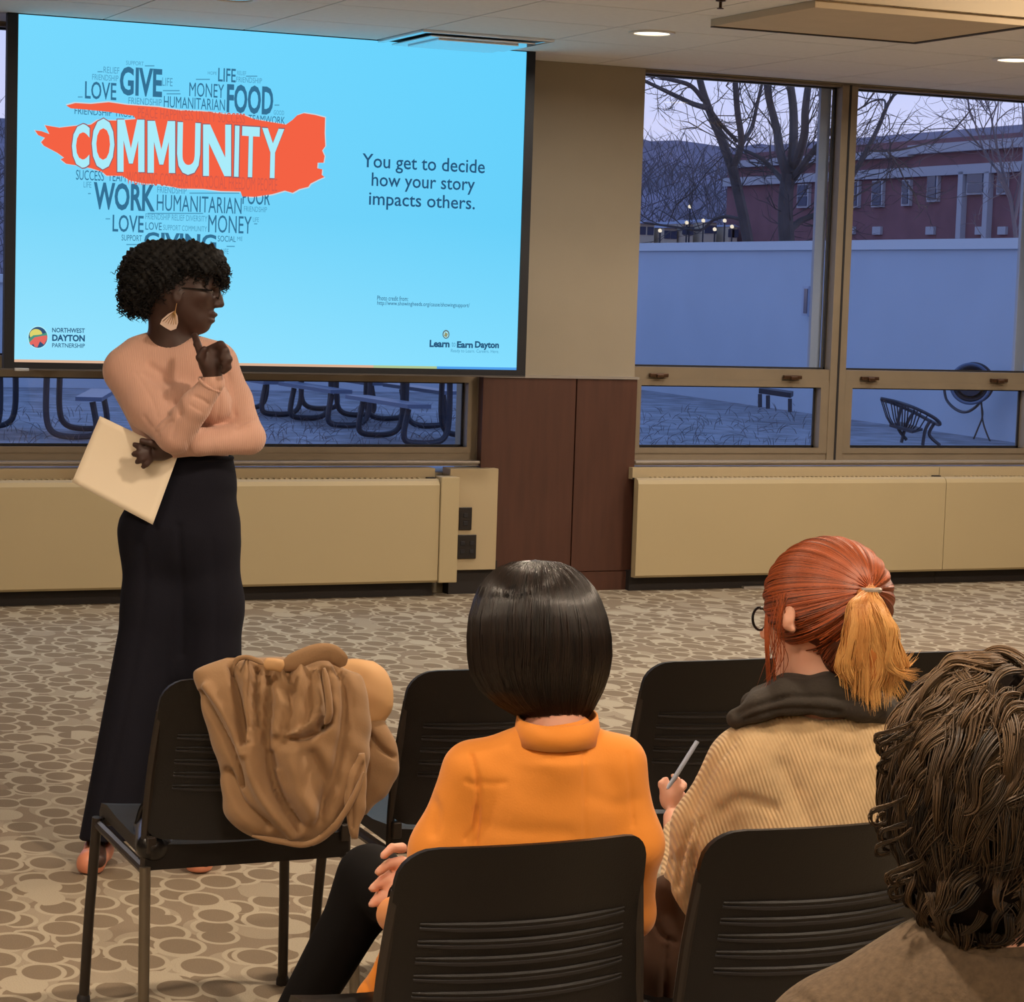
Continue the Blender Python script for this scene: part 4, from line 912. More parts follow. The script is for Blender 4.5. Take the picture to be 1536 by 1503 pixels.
# right hand: loose fist under the chin, index finger up along the jaw
G.cap(S, (320, 574, -.19), (318, 552, -.195), 13, 15, .01); G.ell(S, (316, 540, -.195), (19, 21), .028, k=.012)
G.chain(S, [(302, 532, -.19), (296, 516, -.17), (292, 503, -.14)], 6.5, 5, k=.005)
G.chain(S, [(318, 523, -.205), (331, 517, -.22), (338, 526, -.235), (334, 536, -.235)], 6.6, 5.6, k=.004)
G.chain(S, [(324, 532, -.21), (338, 529, -.225), (343, 539, -.235), (337, 547, -.235)], 6.6, 5.4, k=.004)
G.chain(S, [(326, 543, -.21), (338, 541, -.222), (342, 551, -.23), (335, 557, -.23)], 6.2, 5.0, k=.004)
G.chain(S, [(307, 548, -.21), (300, 536, -.225), (306, 524, -.23)], 7, 5.4, k=.005)
# left hand, holding the sheets behind the near elbow
G.ell(S, (236, 677, -.10), (22, 14), .018, k=.012, roll=.15); G.cap(S, (262, 670, -.09), (245, 675, -.10), 14, 14, .012)
for pts, r_ in (([(222, 671, -.115), (210, 670, -.125), (202, 667, -.12)], 5.6), ([(221, 677, -.12), (209, 680, -.13), (201, 681, -.125)], 5.8), ([(222, 683, -.12), (212, 689, -.128), (206, 693, -.125)], 5.6), ([(227, 688, -.115), (220, 696, -.12), (215, 700, -.12)], 5.0), ([(238, 668, -.12), (224, 664, -.135), (213, 661, -.135)], 6.0)):
    G.chain(S, pts, r_, r_*.8, k=.004)
S.build('body', M['skin_dark'], pr)
S = SDF(.0045); torso_arms(S, 0)
S.cap(G.q(257, 460, .01), G.q(257, 505, .01), G.R(31), G.R(29), .006, op=1)
S.plane(G.q(285, 697, 0), -UP); S.plane(G.q(313, 566, -.19)+0*RT, (G.q(322, 566, -.2)-G.q(300, 600, -.17))*0+np.array([0, 0, 1.])*0+UP*.0001-FW*.0) if False else None
cre = [([(225, 548), (250, 566), (262, 590), (270, 620)], 5, .006), ([(215, 560), (240, 580), (252, 605)], 4, .003), ([(232, 640), (243, 628), (252, 622)], 2.5, .005), ([(236, 648), (248, 636), (258, 632)], 2.5, .004),
       ([(292, 595), (304, 600), (312, 606)], 2.2, .004), ([(286, 608), (296, 614), (303, 618)], 2, .003), ([(270, 622), (262, 640), (258, 655)], 3, .003), ([(340, 560), (346, 590), (352, 622)], 4, .006), ([(358, 636), (374, 630), (390, 628)], 3, .004), ([(354, 645), (372, 640)], 2.5, .003),
       ([(282, 664), (284, 680)], 3, .003), ([(325, 572), (330, 600), (326, 628)], 3, .003), ([(300, 520), (303, 545), (300, 570)], 3, .003), ([(205, 560), (228, 600), (236, 625)], 3, .002), ([(216, 625), (238, 655)], 3, .003), ([(312, 583), (322, 577)], 1.6, .003)]
sw = S.build('sweater', M['knit_pink'], pr, cre)
sw['label'] = 'peach ribbed crew-neck sweater'
# neckband and cuffs
for cpt, nx_, rr in (((315, 577, -.187), (G.q(322, 566, -.19)-G.q(310, 586, -.18)), 17.0),):
    ax_ = nx_/np.linalg.norm(nx_); e1_ = np.cross(ax_, FW); e1_ /= np.linalg.norm(e1_); e2_ = np.cross(ax_, e1_); c0 = G.q(*cpt)
    MB().tube([c0+(e1_*math.cos(a)+e2_*math.sin(a))*G.R(rr) for a in np.linspace(0, 2*math.pi, 25)], .005, 8, False).build('cuff', M['knit_pink'], sw, True)
S = SDF(.005); c = legs(S, 0)
c((226, 905, .02), (162, 1262, -.02), 40, 43, fl=.9); c((255, 860, .03), (215, 1100, .03), 34, 34, fl=.8)
c((319, 905, .03), (318, 1262, .03), 43, 46, fl=.9); c((272, 820, .03), (276, 1000, .03), 34, 24, fl=.8)
S.plane(G.q(150, 1257, 0), -UP-RT*.12*0); S.plane(G.q(285, 684, 0), UP)
cre = [([(268, 790), (272, 880), (272, 980)], 6, .006), ([(214, 820), (216, 900), (188, 1060), (150, 1220)], 7, .003), ([(318, 810), (324, 900), (322, 1000)], 7, .003), ([(226, 690), (228, 740), (232, 790)], 3, .003)]
tr_ = S.build('trousers', M['trouser'], pr, cre)
MB().tube([G.q(285+63*math.cos(a), 687+4*math.sin(a), .03-.08*math.sin(a)) for a in np.linspace(0, 2*math.pi, 41)], .006, 8, False).build('waistband', M['trouser'], tr_, True)
for fx, fd in ((146, -.02), (306, .03)):
    S = SDF(.004); z0 = 0
    base = G.q(fx, 1290, fd); base[2] = 0; f_ = -FW*np.array([1, 1, 0]); f_ /= np.linalg.norm(f_); sd = RT
    S.cap(base+[0, 0, .035]-f_*.03, base+[0, 0, .026]+f_*.10, .036, .038, .02); S.cap(base+[0, 0, .05]-f_*.06, base+[0, 0, .035]-f_*.02, .030, .036, .02)
    S.cap(base+[0, 0, .08]-f_*.05, base+[0, 0, .062]+f_*.05, .030, .026, .01, op=1); S.plane([0, 0, .004], (0, 0, -1))
    so = S.build('shoe', M['shoe'], pr)
    MB().prism([base+[0, 0, 0]-f_*.09-sd*.022, base-f_*.09+sd*.022, base-f_*.05+sd*.026, base-f_*.05-sd*.026], (0, 0, .02)).build('heel', M['shoe'], so)
# black curly hair: mass and hundreds of small coils
hm = [((240, 408, .0), (58, 47), .115), ((215, 432, .01), (34, 38), .10), ((280, 392, .0), (50, 30), .10), ((306, 398, -.01), (30, 26), .088), ((322, 406, -.02), (17, 28), .07), ((205, 448, .02), (17, 18), .07), ((236, 444, .03), (26, 24), .08)]
S = SDF(.005)
for c_, r_, d_ in hm: G.ell(S, c_, r_, d_, k=.02)
G.ell(S, (312, 446, -.06), (36, 36), .07, k=.01, op=1)
S.build('hair', M['hair_black'], pr, lump=lambda V: .006*np.sin(V[:, 0]*190)*np.sin(V[:, 2]*170+V[:, 1]*90)+.004*np.sin(V[:, 0]*330+V[:, 2]*290))
K = 2600; th = rng.random(K)*2*math.pi; ph = np.arccos(rng.uniform(-1, 1, K)); P0 = []; R0 = []
for i in range(K):
    j = rng.choice(len(hm), p=[.36, .16, .2, .1, .06, .06, .06]); c_, r_, d_ = hm[j]
    dx, dy, dz = math.sin(ph[i])*math.cos(th[i]), math.sin(ph[i])*math.sin(th[i]), math.cos(ph[i])
    p0 = G.q(*c_)+RT*dx*G.R(r_[0])*.96+UP*dy*G.R(r_[1])*.96+FW*dz*d_*.96
    x_, y_ = proj(p0)
    if 290 < x_ < 332 and 422 < y_ and dz < .5: continue
    if x_ > 262 and y_ > 436 and x_ < 332: continue
    out = RT*dx+UP*dy+FW*dz; dn_ = -UP*.9+out*.5+rng.normal(0, .25, 3); dn_ /= np.linalg.norm(dn_)
    e1_ = np.cross(dn_, out+[.01, .02, .03]); e1_ /= np.linalg.norm(e1_)+1e-6; e2_ = np.cross(dn_, e1_); L_ = rng.uniform(.018, .036); rc = rng.uniform(.003, .0055); t_ = np.linspace(0, 1, 14); a_ = rng.random()*6.28
    P0.append(p0+dn_*L_*t_[:, None]+(e1_*np.cos(a_+t_*15)[:, None]+e2_*np.sin(a_+t_*15)[:, None])*rc)
strands('curls', P0, .0016, M['hair_black'], pr)
# falling ringlets at the nape side and over the forehead
P0 = []
for i in range(130):
    if i < 80: x_, y_ = rng.uniform(176, 236), rng.uniform(440, 458); ln = rng.uniform(.02, .045)
    else: x_, y_ = rng.uniform(322, 342), rng.uniform(395, 424); ln = rng.uniform(.015, .035)
    p0 = G.q(x_, y_, rng.uniform(-.05, .06)); t_ = np.linspace(0, 1, 18)[:, None]; a_ = rng.random()*6.28
    P0.append(p0-UP*ln*t_+RT*(.005*np.cos(a_+t_*16)+rng.normal(0, .006)*t_)+FW*.005*np.sin(a_+t_*16))
strands('ringlets', P0, .0020, M['hair_black'], pr)['kind'] = 'stuff'
# glasses, earring, lips, eye
gl = MB().tube([G.q(270, 432, -.078), G.q(300, 434, -.074), G.q(318, 436, -.062)], .0022, 6).build('glasses', M['blackplastic'], pr)
def ringpts(c0, ea, eb, a, b, n=24): return [c0+ea*a*math.cos(t)+eb*b*math.sin(t) for t in np.linspace(0, 2*math.pi, n+1)]
for dd in (-.034, .034): MB().tube(ringpts(G.q(327, 438, dd), FW*.95-RT*.3, UP, .024, .018), .0018, 6, False).build('rim', M['blackplastic'], gl, True)
MB().tube([G.q(334, 434, -.01), G.q(334, 434, .01)], .0018, 6).build('bridge', M['blackplastic'], gl)
bm = MB(); bmesh.ops.create_icosphere(bm.b, subdivisions=2, radius=.009, matrix=Matrix.Translation(Vector(G.q(315, 438.5, -.029)))); bm.build('eye', M['white_eye'], pr, True)
er = MB(); fan = [(262, 466), (252, 471), (243, 479), (240, 486), (247, 491), (256, 496), (264, 493), (267, 484), (266, 474)]
er.prism([G.q(x_, y_, -.088) for x_, y_ in fan], FW*.004); eo = er.build('earring', M['shell'], pr); eo['label'] = 'cream shell-shaped drop earring'
for k in range(6): MB().tube([G.q(263, 466, -.0895), G.q(244+4*k, 482+2.2*k-.25*k*k, -.0895)], .0009, 5).build('shell_rib', M['goldmetal'], eo)
MB().tube([G.q(265, 455, -.086), G.q(263, 466, -.088)], .001, 5).build('hook', M['goldmetal'], eo)
# sheets of paper in her left hand
def sheet(name, quad, dd, label, bend=.02):
    n = 12; V = []
    A_, B2, C2, D2_ = [np.array(v, float) for v in quad]
    for s in (0, 1):
        for i in range(n+1):
            for j in range(n+1):
                u, v = i/n, j/n; p = (A_*(1-u)+B2*u)*(1-v)+(D2_*(1-u)+C2*u)*v; dz = bend*math.sin(math.pi*u)*.8-bend*v*v+dd
                V.append(G.q(p[0], p[1], dz)+FW*(.0012 if s else 0))
    Q = []; W = n+1
    for i in range(n):
        for j in range(n): a = i*W+j; Q.append((a, a+1, a+W+1, a+W)); b_ = a+W*W; Q.append((b_, b_+W, b_+W+1, b_+1))
    for i in range(n):
        for a, b_ in ((i*W, (i+1)*W), ((i+1)*W+n, i*W+n), (i+1, i), (n*W+i, n*W+i+1)): Q.append((a, b_, b_+W*W, a+W*W))
    return tag(link(name, mesh_np(name, V, Q, M['paper']), None), label, 'paper')
sheet('paper_sheet', [(150, 624), (268, 680), (229, 787), (108, 723)], -.09, 'white sheets of paper held at the presenter\'s hip')

# ---- long jacket draped over the back of the front left chair
def drape():
    o = empty('coat', (1.41, 4.47, .45), 'camel tan trench coat draped over the back of the front left chair', 'coat'); D = 4.66
    def loft(name, L_, R_, depth, dd, creases, m, push=0, ny=150, na=150):
        L_ = smooth_line(L_, 6).tolist(); R_ = smooth_line(R_, 6).tolist(); yl = [p[1] for p in L_]; y0, y1 = L_[0][1], L_[-1][1]; V = []
        for j in range(ny+1):
            t = j/ny; y = y0+(y1-y0)*t; xl = np.interp(y, yl, [p[0] for p in L_]); xr = np.interp(y, [p[1] for p in R_], [p[0] for p in R_]); cx, hw = (xl+xr)/2, (xr-xl)/2
            ds = depth*(math.sqrt(max(0, 1-(2*t-1)**8)))*(.55+.45*math.sin(min(1, 1.6*t)*math.pi/2))
            for i in range(na):
                a = 2*math.pi*i/na; ca, sa = math.cos(a), math.sin(a); ex = .55
                V.append(at(cx+hw*np.sign(ca)*abs(ca)**.8, y, D+dd-ds*np.sign(sa)*abs(sa)**ex+push*t))
        V = np.array(V); Q = [(j*na+i, j*na+(i+1) % na, (j+1)*na+(i+1) % na, (j+1)*na+i) for j in range(ny) for i in range(na)]
        V = np.vstack([V, V[:na].mean(0), V[-na:].mean(0)]); T_, B2 = len(V)-2, len(V)-1
        Q += [((i+1) % na, i, T_, T_) for i in range(na)]+[(ny*na+i, ny*na+(i+1) % na, B2, B2) for i in range(na)]
        Q = np.array(Q); nrm = np.zeros_like(V); fn = np.cross(V[Q[:, 2]]-V[Q[:, 0]], V[Q[:, 3]]-V[Q[:, 1]])
        for i in range(4): np.add.at(nrm, Q[:, i], fn)
        nrm /= np.linalg.norm(nrm, axis=1)[:, None]+1e-9
        if (nrm[na*(ny//2)+na//4]@FW) > 0: nrm = -nrm; Q = Q[:, ::-1]
        V = apply_creases(V, nrm, [(a_, w_*.9, d_*1.5) for a_, w_, d_ in creases])
        V = V+nrm*(.0022*np.sin(V[:, 0]*60+V[:, 2]*35)*np.sin(V[:, 2]*28+V[:, 0]*20)+.001*np.sin(V[:, 2]*110+V[:, 0]*70))[:, None]
        b_ = bmesh.new(); vs = [b_.verts.new(v_) for v_ in V]
        for q_ in Q:
            u = list(dict.fromkeys(q_.tolist()))
            try: b_.faces.new([vs[k] for k in u])
            except ValueError: pass
        me = bpy.data.meshes.new(name); b_.to_mesh(me); b_.free(); me.materials.append(m)
        for p_ in me.polygons: p_.use_smooth = True
        return link(name, me, o)
    big = [([(346, 996), (352, 1030), (362, 1075), (368, 1112)], 5, .022), ([(372, 998), (370, 1040), (376, 1085), (374, 1108)], 6, -.016), ([(384, 1000), (382, 1045), (384, 1090)], 4.5, .018), ([(402, 1000), (402, 1060), (398, 1110), (404, 1160), (424, 1205), (448, 1240)], 7, .022),
           ([(422, 1000), (420, 1050), (414, 1100)], 6, -.014), ([(432, 1000), (430, 1050), (432, 1092)], 4, .016), ([(452, 1005), (450, 1060), (446, 1106)], 8, -.012), ([(484, 1006), (490, 1040), (494, 1072), (484, 1090)], 5, .024), ([(476, 1010), (480, 1050), (472, 1080), (450, 1098), (436, 1104)], 4, -.016), ([(436, 1108), (452, 1108), (478, 1098), (494, 1084)], 4, .014),
           ([(508, 990), (520, 1050), (512, 1120), (498, 1180), (480, 1230)], 9, .014), ([(300, 1040), (330, 1090), (358, 1150), (362, 1180)], 4, .014), ([(312, 1030), (345, 1080), (366, 1130)], 7, -.012), ([(376, 1120), (384, 1170), (410, 1215), (440, 1245)], 12, -.018), ([(440, 1130), (450, 1180), (470, 1220)], 16, -.020), ([(340, 1160), (362, 1205), (400, 1240)], 8, .012), ([(406, 1130), (412, 1150)], 5, .012), ([(468, 1130), (486, 1170), (482, 1220)], 8, .012)]
    loft('coat_body', [(340, 986), (300, 1002), (291, 1015), (300, 1050), (314, 1100), (328, 1150), (334, 1190), (340, 1225), (372, 1252), (430, 1268)], [(492, 986), (520, 1002), (544, 1015), (552, 1050), (556, 1100), (552, 1150), (540, 1190), (520, 1225), (494, 1255), (470, 1268)], .085, -.04, big, M['coat'])
    # smooth part hanging behind on the right, two overlapping lobes
    loft('coat_front_panel', [(505, 990), (500, 1015), (502, 1050), (512, 1090)], [(560, 990), (582, 1008), (591, 1050), (574, 1092)], .05, .05, [], M['lining'], ny=60, na=80)
    loft('coat_side_fold', [(520, 1060), (520, 1120), (520, 1170), (530, 1222)], [(566, 1060), (594, 1115), (594, 1170), (548, 1222)], .05, .04, [([(540, 1080), (570, 1120), (592, 1135)], 3, .01)], M['coat'], ny=60, na=80)
    loft('sleeve_tab', [(538, 1130), (522, 1160), (516, 1210), (528, 1258)], [(546, 1130), (551, 1160), (549, 1210), (536, 1258)], .018, -.10, [([(545, 1145), (532, 1185), (528, 1240)], 3, .004)], M['coat'], ny=60, na=60)
    # stand collar folded over the chair top
    def band(pts, w_, th, name, m):
        P_ = smooth_line([at(x_, y_, D+d_) for x_, y_, d_ in pts], 8); n_ = len(P_); b_ = MB(); prev = None
        for i, p_ in enumerate(P_):
            t_ = P_[min(i+1, n_-1)]-P_[max(i-1, 0)]; t_ /= np.linalg.norm(t_); sd_ = np.cross(t_, FW); sd_ /= np.linalg.norm(sd_); e_ = math.sin(math.pi*min(1, max(0, i/(n_-1)))); ww = w_*(.35+.65*min(1, e_*2.2))
            ring_ = [b_.b.verts.new(p_+sd_*ww*math.cos(a)+FW*th*math.sin(a)) for a in np.linspace(0, 2*math.pi, 12, endpoint=False)]
            if prev: 
                for k in range(12): b_.b.faces.new((prev[k], prev[(k+1) % 12], ring_[(k+1) % 12], ring_[k]))
            else: b_.b.faces.new(ring_[::-1])
            prev = ring_
        b_.b.faces.new(prev); return b_.build(name, m, o, True)
    band([(420, 1004, -.085), (446, 990, -.09), (474, 979, -.085), (496, 979, -.075), (508, 988, -.07), (514, 1000, -.06)], .017, .006, 'collar', M['coat'])
    band([(352, 998, -.09), (356, 989, -.09), (370, 986, -.09), (386, 991, -.10), (396, 996, -.11)], .005, .004, 'hanging_loop', M['coat'])
    band([(396, 996, -.12), (412, 997, -.125), (426, 1000, -.12)], .012, .006, 'collar_tab', M['lining'])
    band([(486, 1002, -.12), (492, 1040, -.13), (494, 1070, -.13), (488, 1086, -.12)], .007, .01, 'belt_fold', M['coat'])
    band([(378, 1254, -.10), (420, 1262, -.115), (462, 1266, -.12), (500, 1240, -.12), (528, 1200, -.12), (546, 1158, -.11)], .006, .006, 'hem_piping', M['coat'])
drape()
# black bag on the same chair
bp = on_z(212, 1240, .46); bg_ = empty('black_bag', tuple(bp), 'small glossy black bag on the seat beside the tan coat', 'bag'); Db = 4.86
S = SDF(.004); S.cap(at(216, 1238, Db), at(226, 1270, Db-.12), .02, .030, .02); S.cap(at(228, 1208, Db), at(236, 1268, Db-.1), .016, .032, .02); S.cap(at(212, 1246, Db), at(224, 1214, Db), .010, .012, .02); S.build('bag_body', M['blackplastic'], bg_)
MB().tube(smooth_line([at(x_, y_, Db-.02) for x_, y_ in ((206, 1236), (212, 1214), (224, 1196), (236, 1188), (244, 1196))]), .006, 8).build('bag_handle', M['blackplastic'], bg_, True)
bm = MB(); bmesh.ops.create_icosphere(bm.b, subdivisions=2, radius=.006, matrix=Matrix.Translation(Vector(at(212, 1250, Db-.09)))); bm.build('stud', M['tube'], bg_, True)
# ---- woman in the orange jacket, seen from behind
G = Fig(3.6)
pw_ = empty('person.001', tuple(on_z(812, 1700)*0+at(812, 1100, 3.6)*[1, 1, 0]), 'seated woman with dark straight bob and mustard-orange jacket, seen from behind', 'person')
def otorso(S, g):
    c = lambda a, b, ra, rb, k=.03, **kw: G.cap(S, a, b, ra+g, rb+g, k, **kw)
    c((800, 1118, 0), (712, 1150, .01), 23, 35, .04); c((874, 1116, 0), (928, 1138, .01), 23, 33, .04)
    c((826, 1206, .01), (808, 1300, .03), 114, 116, .05, fl=.62); c((808, 1300, .03), (800, 1560, .06), 116, 130, .06, fl=.7)
    c((705, 1160, .01), (662, 1275, .02), 42, 44, .03); c((662, 1275, .02), (640, 1370, .06), 44, 40, .03)
    c((930, 1150, .01), (952, 1265, .02), 36, 40, .03); c((952, 1265, .02), (945, 1370, .08), 38, 36, .03)
    c((640, 1370, .06), (592, 1372, .27), 38, 30, .02); c((945, 1370, .08), (760, 1400, .30), 36, 30, .02); c((760, 1400, .30), (620, 1372, .36), 30, 24, .02)
S = SDF(.005); otorso(S, -15)
G.cap(S, (832, 1020, .01), (834, 1115, 0), 42, 46, .03); G.ell(S, (812, 960, .02), (78, 88), .095, k=.02)
G.ell(S, (806, 1000, .09), (58, 70), .05, k=.03); G.ell(S, (804, 985, .148), (9, 16), .018, k=.012)       # face and nose, turned away
# clasped hands on the knee: stacked fingers seen at the left edge of the chair
G.ell(S, (602, 1326, .34), (20, 46), .028, k=.01)
for pts, r_ in (([(604, 1272, .33), (588, 1272, .30), (575, 1284, .28)], 9.5), ([(602, 1292, .33), (583, 1296, .30), (568, 1308, .28)], 10), ([(598, 1314, .33), (574, 1320, .30), (559, 1333, .28)], 10), ([(598, 1335, .33), (572, 1342, .30), (558, 1356, .28)], 9.6), ([(600, 1355, .33), (580, 1362, .30), (569, 1374, .285)], 8.6)):
    G.chain(S, pts, r_, r_*.78, k=.002)
# legs under the clothes
G.cap(S, (760, 1450, .12), (560, 1318, .42), 60, 46, .03); G.cap(S, (560, 1318, .42), (430, 1540, .46), 42, 30, .02); G.cap(S, (430, 1540, .46), (400, 1620, .44), 26, 20, .02); G.cap(S, (400, 1620, .44), (330, 1690, .5), 20, 14, .02)
G.cap(S, (860, 1480, .12), (640, 1420, .48), 60, 48, .03); G.cap(S, (640, 1420, .48), (600, 1780, .42), 44, 28, .02); G.cap(S, (600, 1790, .42), (570, 1750, .6), 20, 14, .02)
S.build('body', M['skin_light'], pw_)
S = SDF(.004); otorso(S, 0); G.cap(S, (836, 1112, .004), (836, 1140, .004), 54, 72, .02)
cre = [([(708, 1132), (716, 1165), (718, 1200), (712, 1262)], 3.5, .005), ([(875, 1112), (878, 1180), (878, 1262)], 2.2, .0035), ([(718, 1172), (735, 1176), (756, 1174)], 5, .002), ([(716, 1180), (700, 1172)], 4, .003), ([(715, 1215), (712, 1240), (700, 1258)], 5, .003), ([(722, 1236), (770, 1246), (850, 1250)], 12, .002), ([(890, 1196), (925, 1206), (955, 1200)], 12, .002), ([(940, 1130), (946, 1180), (950, 1240)], 3, .003), ([(640, 1190), (655, 1215), (650, 1250)], 8, .004), ([(740, 1140), (780, 1150), (820, 1160)], 14, .0015), ([(900, 1150), (920, 1180)], 12, .0015)]
jk = S.build('jacket', M['jacket'], pw_, cre); jk['label'] = 'mustard-orange jacket'
def loft_ring(c_, rx, ry, z0, z1, flare, name, m, par, tilt=0, n=40, th=.0035):
    V = []
    for off, zz, fl_ in ((0, z0, flare), (0, z1, 0), (-th, z1, 0), (-th, z0, flare)):
        for i in range(n):
            a = 2*math.pi*i/n; V.append(c_+RT*(rx+fl_+off)*math.cos(a)+FW*(ry+fl_+off)*math.sin(a)+UP*(zz+tilt*math.sin(a)))
    Q = [(k*n+i, k*n+(i+1) % n, ((k+1) % 4)*n+(i+1) % n, ((k+1) % 4)*n+i) for k in range(4) for i in range(n)]
    return link(name, mesh_np(name, V, Q, m), par)
loft_ring(G.q(836, 1088, .004), G.R(61), .064, -.022, .016, .006, 'collar', M['jacket'], jk, .012)
# jacket fronts falling over the lap
S = SDF(.005); G.cap(S, (600, 1405, .30), (566, 1500, .34), 22, 30, .03, fl=.6); G.cap(S, (640, 1420, .24), (600, 1560, .3), 40, 44, .04, fl=.6); G.cap(S, (566, 1500, .34), (560, 1600, .36), 30, 34, .03, fl=.6)
S.build('jacket_front', M['jacket'], jk, [([(570, 1395), (560, 1440), (572, 1480)], 5, .008), ([(552, 1430), (545, 1470), (560, 1500)], 4, .006)])
S = SDF(.006)
G.cap(S, (760, 1448, .12), (555, 1318, .42), 64, 52, .03); G.cap(S, (555, 1316, .42), (545, 1350, .43), 53, 52, .02); G.cap(S, (545, 1350, .43), (435, 1545, .46), 52, 40, .02); G.cap(S, (435, 1545, .46), (402, 1618, .44), 34, 26, .02)
S.build('tights', M['tights'], pw_)
S = SDF(.006)
G.cap(S, (860, 1480, .12), (630, 1430, .48), 66, 52, .03); G.cap(S, (630, 1430, .48), (590, 1560, .46), 58, 62, .03); G.cap(S, (780, 1480, .12), (600, 1470, .4), 60, 50, .03)
S.plane(G.q(600, 1640, .4), -UP); S.build('skirt', M['skirt'], pw_)
for a, b_ in (((402, 1622, .44), (325, 1700, .52)), ((600, 1800, .42), (565, 1756, .62))):
    S = SDF(.006); G.cap(S, a, b_, 27, 20, .02); S.build('shoe', M['blackplastic'], pw_)
# bob hair: lofted helmet with strands
yr = [840, 843, 850, 862, 880, 900, 925, 955, 985, 1010, 1035, 1055, 1068, 1076]
xl_ = [800, 770, 752, 736, 722, 713, 706, 703, 704, 708, 722, 744, 764, 782]; xr_ = [806, 838, 856, 872, 888, 899, 908, 914, 915, 911, 903, 893, 886, 880]
dpt = [.004, .030, .048, .066, .084, .096, .104, .108, .108, .104, .096, .084, .074, .066]
def bob(y, a, off=0):
    l_, r_ = np.interp(y, yr, xl_), np.interp(y, yr, xr_); d_ = np.interp(y, yr, dpt); ctr = .03
    cx, hw = (l_+r_)/2, (r_-l_)/2; u, v = np.cos(a), -np.sin(a); ex = .9
    return cx+(hw+off)*np.sign(u)*np.abs(u)**ex, ctr+(d_+off*G.D/F)*np.sign(v)*np.abs(v)**ex
def qv(x, y, dd):
    """vector version of q"""
    x, y, dd = np.broadcast_arrays(x, y, dd); Dm = (G.D+dd)[..., None]
    return CAMP+((x[..., None]-768)*RT+(y[..., None]-751.5)*DN+F*FW)/F*Dm
yy = np.array([840, 842, 845, 850, 857, 866, 880]+list(range(895, 1076, 12))+[1076]); na = 96; A_ = np.linspace(0, 2*math.pi, na, endpoint=False)
V = np.concatenate([qv(*(lambda t: (t[0], np.full(na, y), t[1]))(bob(y, A_))) for y in yy]+[qv(np.array([826.]), np.array([1060.]), np.array([.03])), qv(np.array([803.]), np.array([839.]), np.array([.03]))])
nr = len(yy); Q = [(j*na+i, (j+1)*na+i, (j+1)*na+(i+1) % na, j*na+(i+1) % na) for j in range(nr-1) for i in range(na)]
hb = bpy.data.meshes.new('hair'); b_ = bmesh.new(); vs = [b_.verts.new(v_) for v_ in V]
for q_ in Q: b_.faces.new([vs[k] for k in q_])
for i in range(na): b_.faces.new((vs[(nr-1)*na+i], vs[nr*na], vs[(nr-1)*na+(i+1) % na])); b_.faces.new((vs[i], vs[(i+1) % na], vs[nr*na+1]))
bmesh.ops.recalc_face_normals(b_, faces=b_.faces[:]); b_.to_mesh(hb); b_.free(); hb.materials.append(M['hair_bob'])
for p_ in hb.polygons: p_.use_smooth = True
link('hair', hb, pw_)
K = 5200; NN = 22; a0 = rng.random(K)*2*math.pi; t_ = np.linspace(0, 1, NN); y_end = 1076-rng.random(K)**3*46+rng.normal(0, 1.2, K)
yst = 841+rng.random(K)**2*50
Y_ = yst[:, None]+(y_end-yst)[:, None]*t_; an = a0[:, None]+.10*np.sin(a0*3)[:, None]*(1-t_)+rng.normal(0, .02, K)[:, None]*t_*2
off = rng.uniform(.2, 2.4, K)[:, None]+.8*np.sin(a0*23)[:, None]; x_, d_ = bob(Y_, an, off); strands('hair_strands', qv(x_, Y_, d_), .0010, M['hair_bob'], pw_, rnd=np.clip(.5+.3*np.sin(a0*37)+rng.normal(0, .25, K), 0, 1))

# ---- red-haired woman with ponytail and oatmeal cardigan
G = Fig(3.85)
pr2 = empty('person.002', tuple(at(1220, 1100, 3.85)*[1, 1, 0]), 'seated woman with copper ponytail, glasses and oatmeal knit cardigan', 'person')
def rtorso(S, g):
    c = lambda a, b, ra, rb, k=.04, **kw: G.cap(S, a, b, ra+g, rb+g, k, **kw)
    c((1225, 1110, .0), (1140, 1140, -.01), 46, 52, .06); c((1260, 1110, .0), (1360, 1120, .0), 46, 46, .06)
    c((1230, 1200, .0), (1225, 1290, .0), 130, 128, .07, fl=.62); c((1225, 1290, .0), (1215, 1520, .05), 126, 130, .07, fl=.7)
    c((1116, 1158, -.01), (1066, 1235, .02), 60, 52, .04); c((1058, 1250, .02), (1018, 1370, .08), 46, 36, .04)
    c((1375, 1140, .0), (1400, 1300, .03), 46, 40, .04); c((1400, 1300, .03), (1380, 1420, .1), 40, 36, .04)
    c((1020, 1370, .10), (1016, 1250, .30), 33, 24, .03); c((1380, 1420, .1), (1240, 1400, .34), 34, 28, .03)
S = SDF(.005); rtorso(S, -16)
G.cap(S, (1012, 1270, .28), (1008, 1226, .33), 17, 15, .01)
G.cap(S, (1226, 955, .02), (1236, 1060, .0), 42, 48, .03); G.ell(S, (1243, 900, .0), (88, 82), .092, k=.02)
G.ell(S, (1200, 944, .045), (50, 62), .060, k=.03, roll=.15); G.cap(S, (1210, 975, .03), (1178, 1012, .05), 26, 15, .03, fl=1.8); G.ell(S, (1146, 950, .075), (8, 10), .010, k=.012)
G.ell(S, (1184, 924, -.068), (10.5, 23), .014, k=.005, roll=-.25); G.ell(S, (1182, 920, -.084), (5.5, 14), .009, k=.003, op=1, roll=-.25); G.ell(S, (1189, 944, -.07), (6, 7), .010, k=.004)
